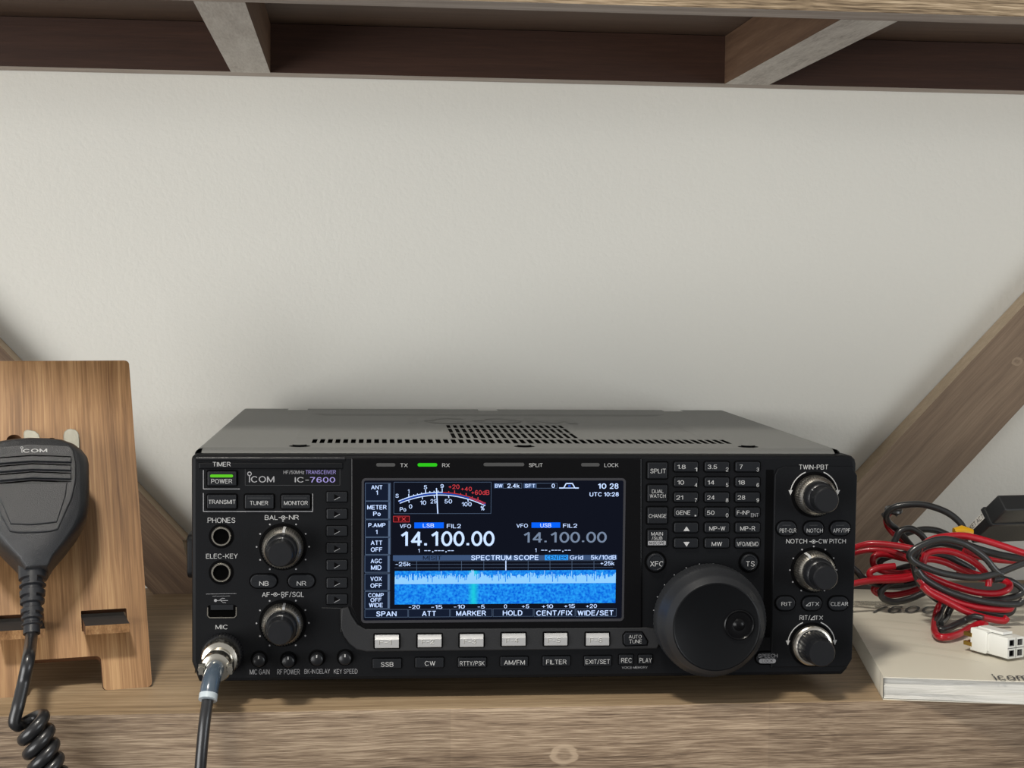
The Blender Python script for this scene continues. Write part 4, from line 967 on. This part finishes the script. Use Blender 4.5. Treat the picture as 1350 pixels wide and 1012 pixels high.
# cord: straight run, coil over the shelf edge, slack loop below, up to the plug
endp = FS @ Vector((*on_stand(42, 832, 25), 25))
p1 = atY(41, 842, endp.y-.006); 
pts = [endp, p1, atY(38, 866, -.026), atY(31, 900, -.030), atY(24, 930, -.034)]
run = spline(pts, 8)
top = atY(26, 941, -.034); rH = .0066
axis_pts = spline([atY(39, 946, -.034), atY(50, 974, -.035), atY(62, 1010, -.036), atY(80, 1065, -.037), atY(118, 1180, -.040)], 40)
_acc = [0]
for _a, _b2 in zip(axis_pts, axis_pts[1:]): _acc.append(_acc[-1]+(_b2-_a).length)
_rs = []; _k = 0
for _i in range(200):
    _d = _acc[-1]*_i/199
    while _k < len(_acc)-2 and _acc[_k+1] < _d: _k += 1
    _rs.append(axis_pts[_k].lerp(axis_pts[_k+1], (_d-_acc[_k])/max(1e-9, _acc[_k+1]-_acc[_k])))
axis_pts = _rs
hel = []; turns = 12.6; La = len(axis_pts)
d0 = Vector((1, 0, .72)).normalized(); d1 = Vector((0, -1, 0))
for i in range(0, 520):
    t = i/519; k_ = t*(La-1); a_ = axis_pts[int(k_)].lerp(axis_pts[min(La-1, int(k_)+1)], k_-int(k_)); an = math.pi+turns*2*math.pi*t
    rr_ = rH
    hel.append(a_+d0*(rr_*math.cos(an))+d1*(rr_*.95*-math.sin(an)*-1))
join = spline([run[-1], run[-1].lerp(hel[0], .6)+Vector((-.0015, -.001, -.0015)), hel[0]], 4)[1:-1]
j_ = radio_pt(293, 861, 0)
plug_dir = (RW.to_3x3() @ Vector((0, -1, 0)))
def pd(d, drop=0, side=0): return j_+plug_dir*(d/1000)+Vector((side/1000, 0, -drop/1000))
boot0 = pd(33); boot1 = pd(52, 8.5, 1); 
bpts = spline([pd(28), pd(34, .7, -.4), pd(40, 2.8, -1.0), pd(45, 6.4, -1.6), pd(48.5, 11, -2.0)], 6)
down = [bpts[-1], pd(52, 20, -3), pd(54.5, 32, -4), pd(55.5, 46, -5), pd(55, 72, -7), atY(263, 1130, -.045), atY(225, 1260, -.045), atY(170, 1290, -.043), hel[-1]+Vector((.01, 0, -.02)), hel[-1]]
m_ = MB(); m_.tube(run+join+hel, [.0031]*len(run)+[.0030]*len(join)+[.0029]*len(hel), 'rub', 14); m_.tube(spline(down, 10), .0028, 'rub', 14)
MP('coiled_cord', m_)
# plug
px_axis = Matrix(((1, 0, 0, j_.x*1000), (0, 0, -1, j_.y*1000), (0, 1, 0, j_.z*1000), (0, 0, 0, 1)))
FP = MM @ Matrix.Translation((j_.x*1000, j_.y*1000, j_.z*1000)) @ Matrix.Rotation(PSI, 4, 'Z') @ Matrix(((1, 0, 0, 0), (0, 0, -1, 0), (0, 1, 0, 0), (0, 0, 0, 1)))
m_ = MB()
m_.lathe(0, 0, [(10.4, .2), (10.2, 4.5), (9.6, 5.2), (8.8, 5.3)], 'capk', 160, knurl=(0, 1, .3))
MP('lock_ring', m_, frame=FP)
m_ = MB()
m_.lathe(0, 0, [(8.6, 5), (9.3, 6), (9.3, 13), (8.6, 14.2), (7.6, 14.6), (6.4, 15), (6.2, 18), (6.8, 18.6), (6.8, 20), (6.2, 20.6), (6.0, 23), (7.3, 24), (7.5, 29.5), (6.9, 31), (5.2, 31.6), (4, 31.6)], 'steel', 96, knurl=(1, 2, .25))
for s in (1, -1): m_.box(s*6.9-1.1, s*6.9+1.1, -2.6, 2.6, 23, 33.5, 'steel'); m_.lathe(s*6.9, 0, [(1.5, 33.2), (1.4, 34.0)], 'steel', 16)
MP('plug', m_, label='nickel-plated round plug', frame=FP)
m_ = MB(); nb = len(bpts); m_.tube(bpts[:-2], [.0043]*(nb-2), 'boot', 20); m_.tube(bpts[-4:], [.0044]*4, 'boote', 20); MP('cable_boot', m_, label='translucent grey cable boot')

# ------------------------------------------------------------------ manual
BK = Vector((.1815, -.0150, ZS)); bang = R(-11.5)
MAN = thing('instruction_manual', 'thick white paperback manual lying under the red and black cable', 'book', BK, bang)
BWd, BH, BT = .215, .243, .0125
m_ = MB()   # page block with slightly fanned edge, in millimetres u (right) v (back) w (up)
nseg = 26
def fan(u): t = u/205; return -1.5-11*math.sin(min(1, t*1.25)*math.pi/2)*.55
lay = 7
V = []; 
for L_ in range(lay+1):
    w_ = .7+(BT*1000-1.6)*L_/lay
    for i in range(nseg+1):
        u_ = 2+211*i/nseg; t = 1-L_/lay; V.append((u_-1.6, fan(u_)*t*.8+.5*math.sin(u_*.05+L_*1.3)+.6+(L_ % 2)*.35, w_+.25*math.sin(u_*.03)))
Fc = [[L_*(nseg+1)+i, L_*(nseg+1)+i+1, (L_+1)*(nseg+1)+i+1, (L_+1)*(nseg+1)+i] for L_ in range(lay) for i in range(nseg)]
m_.add(V, Fc, 'pages'); m_.box(.3, 213, 3, 241, .6, BT*1000-.8, 'paper')
V = []
for L_ in range(3):   # a few separate page lines
    pass
MAN_p = m_.build('page_block', MAN, frame=MM)
m_ = MB()
V = []; n_ = 24
def coverz(u_, v_): return BT*1000-.55+.5*math.exp(-((u_-10)/8)**2)*.4-.45*math.exp(-((u_-7)/2.5)**2)
for j in range(13):
    v_ = -1.2+244*j/12
    for i in range(n_+1):
        u_ = 216*(i/n_)**1.5; V.append((u_, v_, coverz(u_, v_)))
m_.add(V, [[j*(n_+1)+i, j*(n_+1)+i+1, (j+1)*(n_+1)+i+1, (j+1)*(n_+1)+i] for j in range(12) for i in range(n_)], 'bookw')
m_.add([(0, -1.2, 0), (0, 242.8, 0), (0, 242.8, BT*1000-.55), (0, -1.2, BT*1000-.55)], [[0, 3, 2, 1][::-1]], 'bookw')
m_.add([(0, -1.2, BT*1000-.55), (216, -1.2, BT*1000-.55), (216, -1.2, BT*1000-1.0), (0, -1.2, BT*1000-1.0)], [[0, 3, 2, 1]], 'bookw')
m_.box(0, 215, -1.0, 242.8, 0, .5, 'bookw')
m_.add([(-.08, 9.5, 0), (-.08, 9.9, 0), (-.08, 9.9, BT*1000-.6), (-.08, 9.5, BT*1000-.6)], [[0, 3, 2, 1][::-1]], 'bookp')
MI = Matrix.Rotation(-bang, 3, 'Z')
def BP(px, py): q = MI @ (atZ(px, py, ZS+BT)-BK); return (q.x*1000, q.y*1000)
zt3 = BT*1000+.15
def btext(s, x0, y0, x1, y1, k, slant=0, bold=0):
    a = BP(x0, y0); b = BP(x1, y0); hgt = abs(BP(x0, y1-0)[1]-a[1])
    for i_, q4 in enumerate(stroke_text(s, .11+bold*.06)):
        m_.add([(a[0]+p*(b[0]-a[0])+slant*q*hgt, a[1]+p*(b[1]-a[1])+q*hgt, zt3+(i_ % 9)*.01) for p, q in q4], [[0, 1, 2, 3]], k)
btext('icom', 1313, 896, 1358, 889, 'bookp', bold=.2)
btext('7600', 1146, 807, 1232, 799, 'bookp', slant=.3, bold=.3)
btext('HF/50MHz TRANSCEIVER', 1100, 798, 1178, 793, 'bookl')
for kx in range(5):
    y_ = 815+kx*9.5
    pts = [BP(1128+q*14, y_+.5*q+q*q*.10) for q in range(13)]; m_.line(pts, .3, zt3, 'bookl')
MAN_c = m_.build('cover', MAN, frame=MM)

# dark sleeve lying behind the manual
c0 = atZ(1128, 776, -.004)
SLV = thing('document_sleeve', 'flat dark grey sleeve lying on the shelf behind the white manual', 'sleeve', (.31, .262, ZS), R(-8))
m_ = MB(); m_.slab(rr(-65, -26, 75, 22, 2), 0, 4.5, 'grey', bev=.6)
for i in range(30): m_.slab(rr(-62+i*4.5, -25, -60.4+i*4.5, -23.8, .3), 4.5, 4.7, 'paper')
m_.build('sleeve_body', SLV, frame=MM)

# ------------------------------------------------------------------ power cable
BTOP = ZS+BT+.0006; WR = .00205
CB = thing('power_cable', 'tied bundle of red and black power wires with a white four-hole connector on the manual', 'cable', (.26, .12, BTOP))
def wire(pts, Y, k, r=WR, label=None, parent=CB):
    out = []
    for i, p in enumerate(pts):
        y = Y if not isinstance(Y, (list, tuple)) else Y[0]+(Y[1]-Y[0])*i/(len(pts)-1)
        if len(p) > 2: y = p[2]
        q = atY(p[0], p[1], y)
        if q.z < BTOP+r: q = atZ(p[0], p[1], BTOP+r)
        out.append(q)
    m_ = MB(); m_.tube([v for v in spline(out, 8)], r, k, 12)
    o = m_.build('red_wire' if k == 'red' else 'black_wire', parent, off=-CB.location); return out
wire([(1205, 724), (1195, 712), (1184, 699), (1172, 689), (1168.5, 679), (1176, 670), (1192, 665.5), (1217.5, 665), (1246, 674), (1264, 687), (1272, 700), (1276, 712)], (.150, .125), 'blk')
wire([(1196, 716), (1186, 709), (1178, 703), (1170.5, 693), (1168.5, 684), (1171, 677), (1179, 671)], .156, 'red')
wire([(1178, 716), (1181, 710), (1187, 700), (1200, 696.5), (1213, 703.5), (1221, 713), (1228, 722)], .140, 'blk')
wire([(1188, 705), (1204, 700), (1220, 697.5), (1236, 699.5), (1250, 705)], .155, 'blk')
wire([(1112, 727), (1129, 721), (1148, 716.5), (1173, 718), (1198, 722), (1216, 727)], (.15, .13), 'red')
wire([(1110, 735), (1128, 728), (1148, 724.5), (1170, 726), (1190, 732), (1206, 742), (1214, 750)], (.16, .14), 'red')
wire([(1206, 738), (1188, 735), (1165, 730), (1152, 734), (1153, 746), (1167, 753.5), (1186, 755.5), (1206, 752)], .150, 'red')
wire([(1200, 728), (1184, 731), (1168, 735), (1160, 741), (1163, 749), (1176, 752), (1194, 747), (1212, 744)], .158, 'blk')
wire([(1180, 746), (1160, 748), (1147, 754), (1150, 762), (1167, 761.5), (1189, 760.5), (1210, 757)], .142, 'red')
wire([(1108, 735), (1129, 752), (1138, 762), (1154, 769), (1180, 771.5), (1204, 768), (1220, 762)], .146, 'blk')
wire([(1112, 772), (1130, 768), (1150, 765), (1172, 764.5), (1194, 763), (1212, 758)], .138, 'red')
wire([(1186, 768), (1164, 769), (1152, 776), (1161, 783), (1183, 783.5), (1205, 778), (1220, 772)], .148, 'red')
wire([(1190, 766), (1172, 770), (1162, 779), (1164, 788), (1178, 793), (1198, 789.5), (1216, 782), (1228, 776)], .140, 'blk')
wire([(1212, 722), (1205, 738), (1206, 752), (1214, 771), (1230, 786), (1240, 792)], .120, 'blk')
wire([(1218, 745), (1212, 733), (1218, 723), (1240, 716), (1270, 723), (1290, 736)], .135, 'blk')
wire([(1322, 757), (1312, 751), (1298.5, 735), (1276, 719), (1254, 711.5), (1234, 711.5), (1211, 720.5), (1199.5, 730), (1202, 738), (1218, 747), (1246, 756), (1282, 761), (1313, 756), (1350, 742), (1385, 730)], .098, 'blk')
wire([(1216, 719), (1227, 711.5), (1242, 707.5), (1270, 706), (1303, 713.5), (1350, 729), (1385, 741)], .104, 'red')
wire([(1262, 712), (1282, 721), (1312, 730), (1350, 737), (1385, 742)], .118, 'blk', .0023)
wire([(1270, 726), (1290, 733), (1320, 738), (1352, 739)], .126, 'red')
wire([(1216, 748), (1218, 738), (1222, 729), (1238, 725.5), (1258, 728), (1280, 738), (1296, 751), (1303, 763), (1303, 772)], .106, 'red')
wire([(1214, 738), (1228, 737), (1246, 741), (1266, 750), (1287, 757), (1300, 760)], .114, 'red')
wire([(1226, 731), (1246, 733), (1266, 742), (1284, 752)], .120, 'blk')
wire([(1210, 744), (1220, 756), (1240, 766), (1262, 774), (1287, 780.5), (1313, 782), (1328, 777, .104), (1331, 770, .108), (1320, 764, .113), (1302, 763, .118), (1284, 760, .122), (1262, 752, .124)], .104, 'red')
wire([(1209, 751), (1216, 760), (1228, 768.5), (1251, 780), (1282, 789.5), (1313, 795), (1341, 796), (1349, 791)], .097, 'blk')
wire([(1310, 764), (1322, 763), (1337, 768), (1348, 777.5), (1341, 785), (1318, 790), (1296, 789)], .112, 'blk')
wire([(1212, 763), (1222, 774), (1240, 783), (1264, 794), (1295, 801), (1328, 803), (1334, 798)], .098, 'red')
wire([(1216, 772), (1226, 781), (1247, 792), (1270, 804), (1294, 813), (1322, 818), (1328, 813)], .094, 'red')
wire([(1280, 800), (1302, 807), (1322, 809.5), (1333, 806), (1336, 799)], .103, 'blk')
wire([(1250, 790), (1243, 798), (1238, 811), (1232.5, 824), (1240, 829.5), (1252, 827), (1270, 818.5), (1284, 813), (1296, 815)], (.112, .085), 'blk')
wire([(1258, 794), (1253, 802), (1247, 814), (1240, 822)], .112, 'blk')
wire([(1244, 790), (1237, 801), (1233, 815), (1232, 831), (1240, 839.5), (1260, 837), (1281, 826.5), (1292, 822), (1300, 824)], (.112, .08), 'red')
# ties
for pts, Y in (([(1163, 679), (1169, 676.5), (1174, 672), (1180, 669), (1184, 674), (1180, 679)], .150),):
    m_ = MB(); m_.tube(spline([atY(x, y, Y) for x, y in pts], 6), .0014, 'blk', 8); o = m_.build('cable_tie', CB, off=-CB.location)
m_ = MB(); c_ = atY(1178, 672, .1495); ring = [c_+Vector((.0040*math.cos(a), .0040*math.sin(a), .0010*math.sin(a))) for a in [2*math.pi*i/20 for i in range(21)]]; m_.tube(ring, .0016, 'blk', 8); m_.build('cable_tie', CB, off=-CB.location)
# yellow sleeve
m_ = MB(); m_.tube([atY(1258, 702, .114), atY(1268, 700, .114), atY(1281, 703, .114)], [.0030, .0036, .0028], 'yellow', 14); m_.build('yellow_sleeve', CB, off=-CB.location)
# connector
cface = atZ(1339, 853.5, BTOP+.0060); ya = R(12)
nrm = Vector((math.sin(R(22)), -math.cos(R(22)), 0)); rt = Vector((math.cos(R(22)), math.sin(R(22)), 0))
FC = Matrix(((rt.x, 0, nrm.x, cface.x), (rt.y, 0, nrm.y, cface.y), (0, 1, 0, cface.z), (0, 0, 0, 1))) @ MM
m_ = MB()
hw = 5.9
m_.slab(rr(-hw, -5.6, hw, 5.6, .5), -15, -.01, 'nylon', bev=0)
for ix in (-1, 1):
    for iy in (-1, 1):
        x_, y_ = ix*2.95, iy*2.8; m_.frame(x_-2.1, y_-2.0, x_+2.1, y_+2.0, .5, .08, 'nylon'); m_.slab(rr(x_-1.8, y_-1.7, x_+1.8, y_+1.7, .3), -.02, .06, 'grey')
        m_.poly(rr(x_-1.5, y_-1.2, x_+.9, y_+1.4, .3), .09, 'dark'); 
        if ix > 0: m_.disc(x_, y_, 1.2, .12, 'blk', 12)
m_.line([(-hw, 0), (hw, 0)], .35, .1, 'grey'); m_.line([(0, -5.4), (0, 5.4)], .3, .1, 'grey')
m_.slab(rr(-hw-1.2, -5.9, hw+1.0, 6.6, .6), -26, -14, 'nylon', bev=1.4)
m_.box(-3.4, 3.4, 6.0, 7.4, -24, -6, 'nylon')
con = m_.build('connector', CB, frame=FC, off=-CB.location); con['label'] = 'white nylon four-hole connector'
m_ = MB()
for iy in (-1, 1):
    for q in (0, 1): m_.box(-hw-1.5+q*3, -hw+.3+q*3, iy*2.6-1.1, iy*2.6+1.1, -31, -25, 'brass')
    m_.box(2, 4, iy*2.6-1.1, iy*2.6+1.1, -31, -25, 'brass')
m_.build('terminal_pins', con, frame=FC)
# black fuse box
def cv(x, y, z): return (CR*x-CU*y+CF*z).normalized()
bd = cv(-.36, .62, .70); bf = cv(.27, .80, -.57); bf = (bf-bd*bf.dot(bd)).normalized(); brx = bf.cross(bd); brx = brx if brx.dot(CR) > 0 else -brx
cb = atY(1315, 652, .120)
# u along the box, v = back (opposite of bf), w = up (opposite of bd); origin at the upper rear left corner
FB = Matrix(((brx.x, -bf.x, -bd.x, cb.x), (brx.y, -bf.y, -bd.y, cb.y), (brx.z, -bf.z, -bd.z, cb.z), (0, 0, 0, 1)))
if FB.to_3x3().determinant() < 0: print('flip')
FB = FB @ MM
m_ = MB(); m_.slab(rr(0, -11.5, 48, 0, 1.2), -14, 0, 'blk', bev=1.0); m_.slab(rr(-.9, -12.4, 49, .9, 1.2), -16.5, -14, 'blk', bev=.4); m_.slab(rr(.6, -11, 47, -.5, 1), -36, -16, 'blk')
fb = m_.build('fuse_box', CB, frame=FB, off=-CB.location); fb['label'] = 'black box with a small white label'
m_ = MB(); FL = FB @ Matrix(((0, 0, -1, .5), (1, 0, 0, 0), (0, -1, 0, 0), (0, 0, 0, 1)))   # a: v axis, b: downwards
FL = FB @ Matrix(((0, 0, -1, .5), (0, -1, 0, 0), (-1, 0, 0, 0), (0, 0, 0, 1)))
m_.slab([(17.2, 1.0), (33, 1.0), (33, 5.0), (17.2, 5.0)], 0, .15, 'paper')
for q4 in stroke_text('KET AC7', .16):
    m_.add([(32.0-p*13.8, 4.2-q*2.5, .2) for p, q in q4], [[0, 1, 2, 3]], 'bookp')
m_.build('sticker', fb, frame=FL)
